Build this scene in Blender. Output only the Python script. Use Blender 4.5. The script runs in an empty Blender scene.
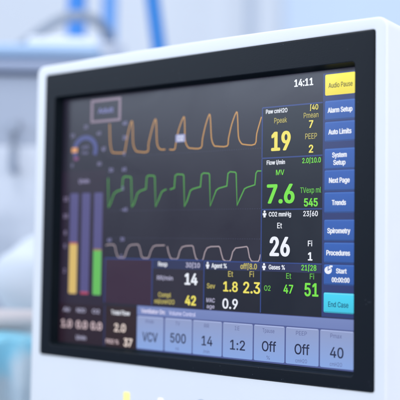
import bpy, bmesh, math, random
from mathutils import Vector, Matrix

random.seed(7)
scene = bpy.context.scene
COL = scene.collection
MM = 0.001

# ------------------------------------------------------------------ colour and materials
def lin(c):
    c = c / 255.0
    return c / 12.92 if c <= 0.04045 else ((c + 0.055) / 1.055) ** 2.4

def rgb(r, g, b):
    return (lin(r), lin(g), lin(b), 1.0)

MATS = {}

def principled(name):
    m = bpy.data.materials.new(name)
    m.use_nodes = True
    nt = m.node_tree
    return m, nt, nt.nodes["Principled BSDF"]

def gloss(nt, p):
    """Anti-glare front of the display: softly matt, wiped a little unevenly."""
    tc = nt.nodes.new("ShaderNodeTexCoord")
    n = nt.nodes.new("ShaderNodeTexNoise")
    n.inputs["Scale"].default_value = 11
    n.inputs["Detail"].default_value = 9
    n.inputs["Distortion"].default_value = 1.2
    mr = nt.nodes.new("ShaderNodeMapRange")
    mr.inputs["From Min"].default_value = 0.3
    mr.inputs["From Max"].default_value = 0.7
    mr.inputs["To Min"].default_value = 0.25
    mr.inputs["To Max"].default_value = 0.36
    nt.links.new(tc.outputs["Object"], n.inputs["Vector"])
    nt.links.new(n.outputs["Fac"], mr.inputs["Value"])
    nt.links.new(mr.outputs[0], p.inputs["Roughness"])

def glow(r, g, b, strength=1.0, edge=None):
    """A lit patch of the display behind its glossy front: emission plus a clear gloss. edge = colour at the upper rim."""
    key = ("glow", r, g, b, strength, edge)
    if key in MATS:
        return MATS[key]
    m, nt, p = principled("display_light_%d_%d_%d" % (r, g, b))
    p.inputs["Base Color"].default_value = (0.006, 0.006, 0.008, 1)
    gloss(nt, p)
    p.inputs["IOR"].default_value = 1.5
    p.inputs["Emission Color"].default_value = rgb(r, g, b)
    p.inputs["Emission Strength"].default_value = strength
    if edge:
        tc = nt.nodes.new("ShaderNodeTexCoord")
        sx = nt.nodes.new("ShaderNodeSeparateXYZ")
        rp = nt.nodes.new("ShaderNodeValToRGB")
        rp.color_ramp.elements[0].color = rgb(r, g, b)
        rp.color_ramp.elements[1].color = rgb(*edge)
        rp.color_ramp.elements[0].position = 0.05
        rp.color_ramp.elements[1].position = 1.0
        nt.links.new(tc.outputs["Generated"], sx.inputs[0])
        nt.links.new(sx.outputs["Z"], rp.inputs[0])
        nt.links.new(rp.outputs[0], p.inputs["Emission Color"])
    MATS[key] = m
    return m

def surface(name, color, rough=0.5, bump=0.0, bump_scale=400.0, vary=0.0, vary_scale=8.0, spec=None, sheen=0.0,
            alt=None):
    if name in MATS:
        return MATS[name]
    m, nt, p = principled(name)
    p.inputs["Base Color"].default_value = tuple(color) + (1.0,)
    p.inputs["Roughness"].default_value = rough
    if spec is not None:
        p.inputs["Specular IOR Level"].default_value = spec
    if sheen:
        p.inputs["Sheen Weight"].default_value = sheen
    tc = nt.nodes.new("ShaderNodeTexCoord")
    if vary:
        n = nt.nodes.new("ShaderNodeTexNoise")
        n.inputs["Scale"].default_value = vary_scale
        n.inputs["Detail"].default_value = 6
        mx = nt.nodes.new("ShaderNodeMix")
        mx.data_type = 'RGBA'
        mx.inputs[6].default_value = tuple(max(0, c * (1 - vary)) for c in color) + (1.0,)
        mx.inputs[7].default_value = tuple(min(1, c * (1 + vary)) for c in color) + (1.0,)
        if alt:                                     # a second colour in soft-edged patches
            mx.inputs[7].default_value = tuple(alt) + (1.0,)
            st = nt.nodes.new("ShaderNodeMapRange")
            st.inputs["From Min"].default_value = 0.42
            st.inputs["From Max"].default_value = 0.58
            nt.links.new(n.outputs["Fac"], st.inputs["Value"])
        nt.links.new(tc.outputs["Object"], n.inputs["Vector"])
        nt.links.new(st.outputs[0] if alt else n.outputs["Fac"], mx.inputs[0])
        nt.links.new(mx.outputs[2], p.inputs["Base Color"])
        mr = nt.nodes.new("ShaderNodeMapRange")
        mr.inputs["To Min"].default_value = max(0.02, rough - 0.08)
        mr.inputs["To Max"].default_value = min(1.0, rough + 0.08)
        nt.links.new(n.outputs["Fac"], mr.inputs["Value"])
        nt.links.new(mr.outputs[0], p.inputs["Roughness"])
    if bump:
        n2 = nt.nodes.new("ShaderNodeTexNoise")
        n2.inputs["Scale"].default_value = bump_scale
        n2.inputs["Detail"].default_value = 3
        b = nt.nodes.new("ShaderNodeBump")
        b.inputs["Strength"].default_value = bump
        b.inputs["Distance"].default_value = 0.0006
        nt.links.new(tc.outputs["Object"], n2.inputs["Vector"])
        nt.links.new(n2.outputs["Fac"], b.inputs["Height"])
        nt.links.new(b.outputs[0], p.inputs["Normal"])
    MATS[name] = m
    return m

def bezel_plastic():
    """Black moulded plastic with a fine spark-eroded grain and a few bright specks of dust."""
    m, nt, p = principled("grained_black_plastic")
    tc = nt.nodes.new("ShaderNodeTexCoord")
    g = nt.nodes.new("ShaderNodeTexNoise")
    g.inputs["Scale"].default_value = 900
    g.inputs["Detail"].default_value = 2
    b = nt.nodes.new("ShaderNodeBump")
    b.inputs["Strength"].default_value = 0.20
    b.inputs["Distance"].default_value = 0.0004
    v = nt.nodes.new("ShaderNodeTexVoronoi")
    v.inputs["Scale"].default_value = 330
    lt = nt.nodes.new("ShaderNodeMath")
    lt.operation = 'LESS_THAN'
    lt.inputs[1].default_value = 0.10
    pick = nt.nodes.new("ShaderNodeTexNoise")
    pick.inputs["Scale"].default_value = 60
    gt = nt.nodes.new("ShaderNodeMath")
    gt.operation = 'GREATER_THAN'
    gt.inputs[1].default_value = 0.58
    mu = nt.nodes.new("ShaderNodeMath")
    mu.operation = 'MULTIPLY'
    mx = nt.nodes.new("ShaderNodeMix")
    mx.data_type = 'RGBA'
    mx.inputs[6].default_value = (0.0030, 0.0058, 0.0110, 1)
    mx.inputs[7].default_value = (0.050, 0.060, 0.075, 1)
    L = nt.links.new
    for n in (g, v, pick):
        L(tc.outputs["Object"], n.inputs["Vector"])
    L(g.outputs["Fac"], b.inputs["Height"])
    L(b.outputs[0], p.inputs["Normal"])
    L(v.outputs["Distance"], lt.inputs[0])
    L(pick.outputs["Fac"], gt.inputs[0])
    L(lt.outputs[0], mu.inputs[0])
    L(gt.outputs[0], mu.inputs[1])
    L(mu.outputs[0], mx.inputs[0])
    L(mx.outputs[2], p.inputs["Base Color"])
    p.inputs["Roughness"].default_value = 0.48
    p.inputs["Specular IOR Level"].default_value = 0.24
    return m

# ------------------------------------------------------------------ objects
def mesh_object(name, bm, mats, parent=None, smooth=False, loc=None, flat=False):
    me = bpy.data.meshes.new(name)
    bmesh.ops.recalc_face_normals(bm, faces=bm.faces)
    bm.to_mesh(me)
    bm.free()
    for m in (mats if isinstance(mats, (list, tuple)) else [mats]):
        me.materials.append(m)
    if smooth:
        for f in me.polygons:
            f.use_smooth = True
        me.set_sharp_from_angle(angle=math.radians(38))
    o = bpy.data.objects.new(name, me)
    COL.objects.link(o)
    if flat:
        wn = o.modifiers.new("even_faces", 'WEIGHTED_NORMAL')
        wn.keep_sharp = True
        wn.weight = 100
    if parent is not None:
        o.parent = parent
    if loc is not None:
        o.location = loc
    return o

def empty(name, loc, label, cat, group=None, rotz=0.0):
    o = bpy.data.objects.new(name, None)
    o.empty_display_size = 0.05
    COL.objects.link(o)
    o.location = loc
    o.rotation_euler = (0, 0, rotz)
    tag(o, label, cat, group)
    return o

def tag(o, label=None, cat=None, group=None, kind=None):
    if label: o["label"] = label
    if cat: o["category"] = cat
    if group: o["group"] = group
    if kind: o["kind"] = kind
    return o

def rr(x0, x1, z0, z1, r, y, n=6, div=1, crown=0.0):
    """Points of a rounded rectangle in the xz plane at depth y (millimetres), counter-clockwise from the lower right corner.
    div cuts the straight top and bottom edges; crown lifts the top edge in its middle."""
    pts = []
    corners = [(x1 - r, z0 + r, -90), (x1 - r, z1 - r, 0), (x0 + r, z1 - r, 90), (x0 + r, z0 + r, 180)]
    for ci, (cx, cz, a0) in enumerate(corners):
        for i in range(n + 1):
            a = math.radians(a0 + 90.0 * i / n)
            pts.append([cx + r * math.cos(a), cz + r * math.sin(a)])
        if ci == 1 or ci == 3:
            nx = corners[(ci + 1) % 4][0]
            zz = z1 if ci == 1 else z0
            for k in range(1, div):
                pts.append([cx + (nx - cx) * k / div, zz])
    if crown:
        half = (x1 - x0) / 2
        mid = (x0 + x1) / 2
        for q in pts:
            if q[1] > z1 - r - 1e-6:
                q[1] += crown * (1 - ((q[0] - mid) / half) ** 2)
    return [Vector((x * MM, y * MM, z * MM)) for x, z in pts]

def loft(bm, loops, cap_first=False, cap_last=False, mat=0, mats=None):
    vs = [[bm.verts.new(p) for p in lp] for lp in loops]
    n = len(vs[0])
    for k in range(len(vs) - 1):
        for i in range(n):
            j = (i + 1) % n
            f = bm.faces.new((vs[k][i], vs[k][j], vs[k + 1][j], vs[k + 1][i]))
            f.material_index = mats[k] if mats else mat
    if cap_first:
        bm.faces.new(vs[0]).material_index = mat
    if cap_last:
        bm.faces.new(vs[-1]).material_index = mats[-1] if mats else mat
    return vs

def plate(bm, x0, x1, z0, z1, y, thick=0.15, r=0.6, mat=0):
    """A thin rounded tile of the display image: front face at y, millimetres."""
    loft(bm, [rr(x0, x1, z0, z1, r, y + thick, 3), rr(x0, x1, z0, z1, r, y, 3)], cap_last=True, mat=mat)

def ribbon(bm, pts, width, y, thick=0.12, mat=0):
    """A flat line drawn through pts (millimetres) with mitred joints."""
    P = [Vector((a, b)) for a, b in pts]
    L, R = [], []
    for i, p in enumerate(P):
        d0 = (p - P[i - 1]).normalized() if i else None
        d1 = (P[i + 1] - p).normalized() if i < len(P) - 1 else None
        if d0 is None: d0 = d1
        if d1 is None: d1 = d0
        n0 = Vector((-d0.y, d0.x)); n1 = Vector((-d1.y, d1.x))
        m = (n0 + n1)
        m = n1 if m.length < 0.2 else m.normalized()
        k = min(1.0 / max(0.45, m.dot(n1)), 1.7) * width / 2
        L.append(p + m * k); R.append(p - m * k)
    f = [[bm.verts.new((v.x * MM, y * MM, v.y * MM)) for v in row] for row in (L, R)]
    b = [[bm.verts.new((v.x * MM, (y + thick) * MM, v.y * MM)) for v in row] for row in (L, R)]
    for i in range(len(P) - 1):
        for quad in ((f[0][i], f[0][i + 1], f[1][i + 1], f[1][i]),
                     (f[0][i], b[0][i], b[0][i + 1], f[0][i + 1]),
                     (f[1][i], f[1][i + 1], b[1][i + 1], b[1][i])):
            bm.faces.new(quad).material_index = mat

def smooth_line(pts, n=5):
    """Catmull-Rom curve through pts."""
    out = []
    for i in range(len(pts) - 1):
        p0 = pts[max(0, i - 1)]; p1 = pts[i]; p2 = pts[i + 1]; p3 = pts[min(len(pts) - 1, i + 2)]
        for k in range(n):
            t = k / n
            out.append(tuple(0.5 * ((2 * p1[a]) + (-p0[a] + p2[a]) * t + (2 * p0[a] - 5 * p1[a] + 4 * p2[a] - p3[a]) * t * t
                                    + (-p0[a] + 3 * p1[a] - 3 * p2[a] + p3[a]) * t ** 3) for a in range(len(p1))))
    out.append(tuple(pts[-1]))
    return out

def box(bm, x0, x1, y0, y1, z0, z1, bevel=0.0, seg=3, mat=0, M=None):
    r = bmesh.ops.create_cube(bm, size=1.0)
    vs = r["verts"]
    for v in vs:
        v.co = Vector((x0 + (v.co.x + .5) * (x1 - x0), y0 + (v.co.y + .5) * (y1 - y0), z0 + (v.co.z + .5) * (z1 - z0)))
    fs = set(f for v in vs for f in v.link_faces)
    for f in fs: f.material_index = mat
    if bevel:
        es = list(set(e for v in vs for e in v.link_edges))
        res = bmesh.ops.bevel(bm, geom=es, offset=bevel, segments=seg, profile=0.5, affect='EDGES')
        for f in res["faces"]: f.material_index = mat
    return vs

def tube(bm, path, radius, seg=14, mat=0, caps=True):
    """A swept round tube; radius may be a number or a list."""
    path = [Vector(p) for p in path]
    up = Vector((0, 0, 1))
    rings = []
    for i, p in enumerate(path):
        d = (path[min(i + 1, len(path) - 1)] - path[max(i - 1, 0)]).normalized()
        a = d.cross(up)
        if a.length < 1e-3: a = d.cross(Vector((0, 1, 0)))
        a.normalize(); b = a.cross(d).normalized()
        r = radius[i] if isinstance(radius, (list, tuple)) else radius
        rings.append([bm.verts.new(p + (a * math.cos(2 * math.pi * k / seg) + b * math.sin(2 * math.pi * k / seg)) * r) for k in range(seg)])
    for i in range(len(rings) - 1):
        for k in range(seg):
            j = (k + 1) % seg
            bm.faces.new((rings[i][k], rings[i][j], rings[i + 1][j], rings[i + 1][k])).material_index = mat
    if caps:
        bm.faces.new(rings[0]).material_index = mat
        bm.faces.new(rings[-1]).material_index = mat

# ------------------------------------------------------------------ lettering
# outlines of a plain sans-serif alphabet: advance, points and faces of each letter, in thousandths
CAP = 509
GLYPHS = {
 ' ': (188, '', ''),
 '%': (676, '175,283 160,284 146,286 132,291 121,297 110,305 101,314 93,324 86,335 81,347 78,360 75,373 75,388 75,412 76,426 78,440 81,452 87,464 93,476 101,486 110,495 121,503 133,509 146,513 160,516 175,517 191,516 206,513 219,509 230,503 241,495 250,486 258,476 264,464 269,452 273,440 275,426 276,412 276,388 275,373 273,360 269,347 264,335 257,324 250,314 241,305 230,297 218,291 205,286 191,284 175,327 188,329 198,332 206,338 212,346 217,355 221,365 223,376 223,388 223,412 223,424 221,435 217,445 213,454 206,462 198,468 188,471 175,473 164,471 153,468 145,462 138,454 133,445 130,435 128,424 127,412 127,388 128,376 130,365 133,355 138,346 145,338 153,332 163,329 501,-10 486,-9 471,-6 458,-2 446,5 436,12 426,21 419,31 412,43 407,55 403,68 401,81 400,95 400,120 401,134 403,147 407,160 412,172 419,184 427,194 436,203 447,210 458,217 471,221 486,224 501,225 517,224 531,221 544,217 556,210 566,203 576,194 583,184 590,172 595,160 598,147 600,134 601,120 601,95 600,81 598,68 594,55 589,43 583,31 575,21 566,12 555,5 544,-2 531,-6 517,-9 501,35 513,36 523,39 531,45 538,53 543,62 546,73 548,84 549,95 549,120 548,131 546,142 543,153 538,162 532,170 524,176 513,179 501,180 489,179 479,176 471,170 464,162 459,153 456,142 453,131 453,120 453,95 453,84 455,73 459,62 464,53 470,45 479,39 489,36 132,0 482,509 540,509 191,0', '24.26.25 23.26.24 23.27.26 22.27.23 22.28.27 21.28.22 21.29.28 168.170.169 168.171.170 20.29.21 20.30.29 19.30.20 19.31.30 18.31.19 18.32.31 17.67.18 67.32.18 67.33.32 17.68.67 66.33.67 17.69.68 65.33.66 17.70.69 64.33.65 16.70.17 64.34.33 16.71.70 63.34.64 16.72.71 62.34.63 15.72.16 62.35.34 15.73.72 61.35.62 14.73.15 61.36.35 14.74.73 60.36.61 13.74.14 60.37.36 13.75.74 59.37.60 12.75.13 12.76.75 58.37.59 58.38.37 11.76.12 11.77.76 57.38.58 57.39.38 11.78.77 56.39.57 10.78.11 56.40.39 10.79.78 55.40.56 9.79.10 55.41.40 9.80.79 54.41.55 8.80.9 54.42.41 8.81.80 53.42.54 8.82.81 52.42.53 7.82.8 52.43.42 7.83.82 51.43.52 7.50.83 50.43.51 7.43.50 7.44.43 6.44.7 6.45.44 5.45.6 5.46.45 4.46.5 3.46.4 3.47.46 2.47.3 2.48.47 1.48.2 1.49.48 0.49.1 108.110.109 107.110.108 107.111.110 106.111.107 106.112.111 105.112.106 105.113.112 104.113.105 104.114.113 103.114.104 103.115.114 102.115.103 102.116.115 101.151.102 151.116.102 151.117.116 101.152.151 150.117.151 149.117.150 101.153.152 148.117.149 101.154.153 100.154.101 148.118.117 147.118.148 100.155.154 100.156.155 146.118.147 99.156.100 146.119.118 99.157.156 145.119.146 98.157.99 145.120.119 98.158.157 144.120.145 97.158.98 144.121.120 97.159.158 143.121.144 96.159.97 96.160.159 142.121.143 142.122.121 95.160.96 95.161.160 141.122.142 141.123.122 140.123.141 95.162.161 140.124.123 94.162.95 139.124.140 94.163.162 93.163.94 139.125.124 138.125.139 93.164.163 92.164.93 138.126.125 92.165.164 137.126.138 92.166.165 136.126.137 91.166.92 136.127.126 91.167.166 135.127.136 91.134.167 134.127.135 91.127.134 90.127.91 90.128.127 90.129.128 89.129.90 89.130.129 88.130.89 87.130.88 87.131.130 87.132.131 86.132.87 85.132.86 85.133.132 84.133.85'),
 '-': (453, '337,244 337,188 114,188 114,244', '2.0.3 2.1.0'),
 '.': (188, '95,-4 86,-4 78,-1 70,3 63,9 57,16 53,24 50,32 50,41 50,50 53,59 57,66 63,73 70,79 78,83 86,86 95,87 104,86 113,83 121,79 128,73 134,66 138,59 140,50 141,41 140,32 138,24 134,16 128,9 121,3 113,-1 104,-4', '15.17.16 14.17.15 14.18.17 13.18.14 13.19.18 12.19.13 12.20.19 11.20.12 11.21.20 10.21.11 10.22.21 9.22.10 9.23.22 8.23.9 8.24.23 7.24.8 7.25.24 6.25.7 6.26.25 5.26.6 5.27.26 5.28.27 4.28.5 3.28.4 3.29.28 3.30.29 2.30.3 2.31.30 1.31.2 1.0.31'),
 '/': (249, '235,533 71,-76 14,-76 178,533', '2.0.3 2.1.0'),
 '0': (453, '227,-7 199,-5 174,1 151,11 130,24 111,41 95,62 80,86 69,113 60,144 53,178 49,214 48,254 49,294 53,330 60,364 69,395 81,422 95,447 112,467 130,484 151,498 174,508 200,514 227,516 254,514 279,508 302,498 323,484 342,467 358,447 372,422 384,395 393,364 400,330 404,294 405,254 404,214 400,178 393,144 384,113 373,86 359,62 342,41 323,24 302,11 279,1 254,-5 227,50 245,51 261,56 276,63 290,74 303,87 313,103 323,122 330,144 336,168 340,194 343,223 344,254 343,285 340,314 336,341 330,365 323,387 313,405 303,422 290,435 276,446 261,453 245,458 227,460 209,458 192,453 177,446 163,435 151,422 140,405 131,387 123,365 117,341 113,314 110,285 109,254 110,223 113,194 117,168 123,144 131,122 140,103 151,87 163,74 177,63 192,56 209,51', '23.25.24 22.25.23 22.26.25 21.26.22 21.27.26 21.28.27 20.28.21 19.28.20 19.29.28 18.73.19 73.72.19 72.29.19 72.71.29 71.30.29 18.74.73 70.30.71 18.75.74 69.30.70 17.75.18 69.31.30 17.76.75 68.31.69 17.77.76 67.31.68 16.77.17 67.32.31 16.78.77 66.32.67 16.79.78 65.32.66 15.79.16 65.33.32 15.80.79 64.33.65 15.81.80 63.33.64 14.81.15 63.34.33 62.34.63 14.82.81 13.82.14 62.35.34 61.35.62 13.83.82 12.83.13 61.36.35 60.36.61 12.84.83 11.84.12 11.85.84 59.36.60 59.37.36 58.37.59 11.86.85 58.38.37 10.86.11 57.38.58 10.87.86 57.39.38 9.87.10 56.39.57 9.88.87 56.40.39 8.88.9 8.89.88 55.40.56 54.40.55 8.90.89 7.90.8 54.41.40 53.41.54 7.91.90 52.41.53 7.92.91 52.42.41 6.92.7 6.93.92 51.42.52 6.94.93 50.42.51 50.43.42 5.94.6 5.95.94 49.43.50 5.48.95 48.43.49 5.43.48 4.43.5 4.44.43 3.44.4 3.45.44 3.46.45 2.46.3 2.47.46 1.47.2 1.0.47'),
 '1': (453, '76,0 391,0 391,55 76,55 212,55 276,55 276,358 212,358 86,358 180,427 86,427 276,427 212,427 209,448 115,448 276,448 212,448 276,509 198,509', '0.1.2.3 4.5.6.7 8.9.10 7.6.11.12 10.9.13.14 12.11.15.16 14.15.17.18'),
 '2': (453, '64,0 64,47 234,229 248,243 261,257 272,270 282,282 291,294 299,305 305,316 311,327 315,337 318,348 320,360 320,371 319,385 317,397 313,408 308,419 301,428 293,436 283,443 273,449 262,454 250,457 237,459 224,460 209,459 196,457 184,453 172,447 162,441 153,433 145,424 139,413 134,402 130,390 128,376 127,362 66,362 67,384 71,405 77,424 86,442 98,459 111,473 126,486 143,496 162,505 182,511 203,514 225,516 247,514 268,511 288,505 306,497 323,486 337,474 350,461 361,445 370,428 376,411 380,392 381,372 380,358 378,345 375,331 371,318 365,304 357,290 347,275 336,259 322,241 306,223 288,202 267,180 153,60 153,57 389,57 389,0', '50.52.51 50.53.52 49.53.50 49.54.53 48.54.49 48.55.54 47.55.48 47.56.55 46.56.47 46.57.56 45.57.46 45.58.57 44.58.45 44.26.58 26.25.58 25.59.58 44.27.26 24.59.25 44.28.27 43.28.44 23.59.24 43.29.28 22.59.23 43.30.29 21.59.22 43.31.30 21.60.59 20.60.21 42.31.43 42.32.31 19.60.20 42.33.32 19.61.60 18.61.19 41.33.42 41.34.33 17.61.18 41.35.34 17.62.61 16.62.17 40.35.41 40.36.35 15.62.16 15.63.62 40.37.36 14.63.15 39.37.40 39.38.37 14.64.63 13.64.14 12.64.13 12.65.64 11.65.12 11.66.65 10.66.11 10.67.66 9.67.10 9.68.67 8.68.9 7.68.8 7.69.68 6.69.7 6.70.69 5.70.6 5.71.70 4.71.5 4.72.71 3.72.4 2.72.3 2.73.72 1.73.2 1.74.73 1.75.74 1.76.75 1.77.76 1.78.77 1.79.78 0.79.1'),
 '3': (453, '218,-7 243,-6 195,-6 260,-3 173,-3 266,-2 169,-2 281,2 152,2 288,4 147,4 304,10 133,10 309,12 129,12 320,19 114,19 327,23 108,23 336,30 98,30 344,36 91,36 351,43 83,43 358,50 76,50 204,50 198,51 76,51 219,50 359,51 234,51 191,52 75,52 360,52 241,52 187,53 74,53 360,53 248,53 178,55 72,55 362,55 257,55 175,56 71,56 362,56 262,56 172,57 70,57 363,57 265,57 165,59 69,59 365,59 270,59 161,61 68,61 366,61 275,61 154,64 66,64 368,64 281,64 151,66 65,66 370,66 285,66 150,67 64,67 371,67 287,67 144,71 62,71 373,71 293,71 140,74 60,74 374,74 297,74 134,78 58,78 377,78 301,78 130,83 56,83 379,83 307,83 129,84 55,84 380,84 308,84 126,87 54,87 381,87 310,87 124,91 52,91 383,91 313,91 122,93 51,93 383,93 315,93 120,97 50,97 385,97 317,97 117,103 48,103 387,103 320,103 116,104 48,104 387,104 321,104 115,107 47,107 388,107 322,107 114,111 46,111 389,111 323,111 112,116 46,116 390,116 325,116 111,119 45,119 391,119 326,119 110,123 45,123 392,123 326,123 109,130 44,130 392,130 328,130 109,132 44,132 392,132 328,132 393,145 329,145 392,158 328,158 392,166 327,166 390,172 326,172 388,184 322,184 387,186 321,186 384,196 316,196 381,205 309,205 380,207 308,207 374,217 299,217 371,222 293,222 368,226 288,226 363,234 275,234 359,239 262,239 358,240 260,240 354,244 242,244 350,247 223,247 349,248 201,248 157,248 344,253 157,253 327,265 157,265 308,276 157,276 303,278 157,278 287,284 157,284 264,288 157,288 252,289 157,289 221,289 222,290 157,290 211,289 239,290 229,299 157,299 361,448 288,448 364,452 288,452 70,452 372,461 70,461 372,509 70,509', '0.1.2 2.1.3.4 4.3.5.6 6.5.7.8 8.7.9.10 10.9.11.12 12.11.13.14 14.13.15.16 16.15.17.18 18.17.19.20 20.19.21.22 22.21.23.24 24.23.25.26 26.27.28.29 30.25.31.32 29.28.33.34 32.31.35.36 34.33.37.38 36.35.39.40 38.37.41.42 40.39.43.44 42.41.45.46 44.43.47.48 46.45.49.50 48.47.51.52 50.49.53.54 52.51.55.56 54.53.57.58 56.55.59.60 58.57.61.62 60.59.63.64 62.61.65.66 64.63.67.68 66.65.69.70 68.67.71.72 70.69.73.74 72.71.75.76 74.73.77.78 76.75.79.80 78.77.81.82 80.79.83.84 82.81.85.86 84.83.87.88 86.85.89.90 88.87.91.92 90.89.93.94 92.91.95.96 94.93.97.98 96.95.99.100 98.97.101.102 100.99.103.104 102.101.105.106 104.103.107.108 106.105.109.110 108.107.111.112 110.109.113.114 112.111.115.116 114.113.117.118 116.115.119.120 118.117.121.122 120.119.123.124 122.121.125.126 124.123.127.128 126.125.129.130 128.127.131.132 130.129.133.134 132.131.135.136 134.133.137.138 136.135.139.140 138.137.141.142 140.139.143.144 144.143.145.146 146.145.147.148 148.147.149.150 150.149.151.152 152.151.153.154 154.153.155.156 156.155.157.158 158.157.159.160 160.159.161.162 162.161.163.164 164.163.165.166 166.165.167.168 168.167.169.170 170.169.171.172 172.171.173.174 174.173.175.176 176.175.177.178 178.177.179.180 181.179.182.183 183.182.184.185 185.184.186.187 187.186.188.189 189.188.190.191 191.190.192.193 193.192.194.195 195.196.197.198 199.194.200 198.197.201.202 202.201.203.204 204.203.205.206 207.205.208.209 209.208.210.211'),
 '4': (453, '282,0 343,0 343,105 282,105 40,105 413,105 413,121 40,121 413,146 40,146 413,158 40,158 413,163 43,163 109,163 109,166 45,166 282,163 343,163 343,166 282,166 199,318 134,318 343,318 282,318 311,509 247,509', '0.1.2.3 4.5.6.7 7.6.8.9 9.8.10.11 11.10.12.13 13.14.15.16 17.18.19.20 16.15.21.22 20.19.23.24 22.21.25.26'),
 '5': (453, '221,-7 199,-6 178,-2 159,3 140,11 123,21 108,32 94,45 83,60 73,76 66,93 62,111 60,130 122,130 124,119 127,108 132,98 138,89 145,80 154,73 163,66 173,60 184,56 196,52 208,50 221,50 236,51 250,53 264,58 276,64 288,72 298,82 307,92 314,104 320,117 324,131 327,146 328,162 327,178 324,193 320,208 314,221 306,233 297,244 286,254 275,262 262,269 248,273 233,276 218,277 205,276 192,275 180,272 167,268 156,264 145,258 136,252 128,246 67,253 96,509 366,509 366,452 151,452 134,301 136,301 145,308 155,315 166,320 178,325 190,329 203,331 216,333 229,334 247,333 263,330 279,326 294,321 308,314 321,306 334,296 345,285 355,273 364,260 372,246 379,231 384,215 388,199 390,181 391,163 390,139 385,117 379,95 369,76 357,57 343,41 327,27 309,15 289,6 268,-1 245,-5', '58.62.59 62.60.59 62.61.60 58.63.62 71.73.72 70.73.71 70.74.73 69.74.70 69.75.74 68.75.69 68.76.75 67.76.68 67.77.76 66.77.67 65.77.66 65.78.77 64.78.65 64.79.78 58.64.63 58.51.64 51.79.64 51.50.79 50.80.79 50.49.80 49.81.80 48.81.49 47.81.48 58.52.51 47.82.81 46.82.47 58.53.52 45.82.46 58.54.53 58.55.54 44.82.45 44.83.82 58.56.55 43.83.44 57.56.58 43.84.83 42.84.43 41.84.42 41.85.84 40.85.41 40.86.85 39.86.40 39.87.86 38.87.39 38.88.87 37.88.38 37.89.88 36.89.37 35.89.36 35.90.89 34.90.35 11.13.12 11.14.13 11.15.14 33.90.34 33.91.90 10.15.11 10.16.15 32.91.33 10.17.16 32.92.91 9.17.10 31.92.32 9.18.17 30.92.31 9.19.18 8.19.9 30.93.92 8.20.19 29.93.30 8.21.20 28.93.29 8.22.21 7.22.8 27.93.28 27.94.93 7.23.22 26.94.27 7.24.23 25.94.26 7.25.24 7.94.25 6.94.7 6.95.94 5.95.6 5.96.95 4.96.5 4.97.96 3.97.4 3.98.97 2.98.3 2.99.98 1.99.2 1.0.99'),
 '6': (453, '226,-7 203,-5 182,-1 161,5 142,15 125,26 109,40 96,56 84,74 75,94 69,115 65,138 64,162 65,180 68,199 73,219 80,239 89,261 102,285 118,311 137,340 252,509 322,509 151,261 145,261 149,268 154,275 159,281 165,288 172,293 179,299 187,303 196,307 205,310 214,312 224,314 235,314 257,313 278,309 298,303 316,295 332,284 346,271 359,257 370,240 378,221 384,201 388,180 389,157 388,134 384,112 377,92 368,73 356,55 343,39 327,26 310,14 291,5 271,-2 249,-6 226,48 241,49 254,52 267,56 279,63 289,70 299,79 307,90 314,101 320,114 324,128 327,142 327,157 327,173 324,187 320,201 314,213 307,225 299,235 289,244 279,251 267,258 254,262 241,264 226,265 212,264 198,262 186,258 174,252 163,244 153,235 145,225 138,214 132,201 128,188 126,174 125,158 126,143 128,128 132,114 138,102 145,90 153,79 163,70 174,63 186,56 198,52 212,49', '20.22.21 20.29.22 29.23.22 19.29.20 35.37.36 34.37.35 34.38.37 33.38.34 18.29.19 32.38.33 32.39.38 31.39.32 31.40.39 30.40.31 29.40.30 29.41.40 18.28.29 23.41.29 18.27.28 17.27.18 23.84.41 84.42.41 17.26.27 17.25.26 84.83.42 83.43.42 17.24.25 23.85.84 23.86.85 82.43.83 23.87.86 81.43.82 17.23.24 17.87.23 16.87.17 16.88.87 80.43.81 80.44.43 16.89.88 79.44.80 16.90.89 78.44.79 78.45.44 15.90.16 15.91.90 77.45.78 15.92.91 76.45.77 76.46.45 14.92.15 14.93.92 75.46.76 75.47.46 14.94.93 74.47.75 13.94.14 13.95.94 73.47.74 12.95.13 73.48.47 12.96.95 72.48.73 11.96.12 11.97.96 71.48.72 71.49.48 11.98.97 70.49.71 10.98.11 70.50.49 10.99.98 69.50.70 9.99.10 9.100.99 68.50.69 68.51.50 9.101.100 67.51.68 8.101.9 67.52.51 8.102.101 66.52.67 8.103.102 65.52.66 7.103.8 65.53.52 7.104.103 64.53.65 7.105.104 63.53.64 7.106.105 62.53.63 6.106.7 62.54.53 6.107.106 61.54.62 6.60.107 60.54.61 6.54.60 5.54.6 5.55.54 4.55.5 4.56.55 3.56.4 3.57.56 2.57.3 2.58.57 1.58.2 1.59.58 0.59.1'),
 '7': (453, '97,0 323,448 323,452 62,452 62,509 391,509 391,449 165,0', '3.5.4 3.2.5 2.6.5 1.6.2 1.7.6 0.7.1'),
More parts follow.
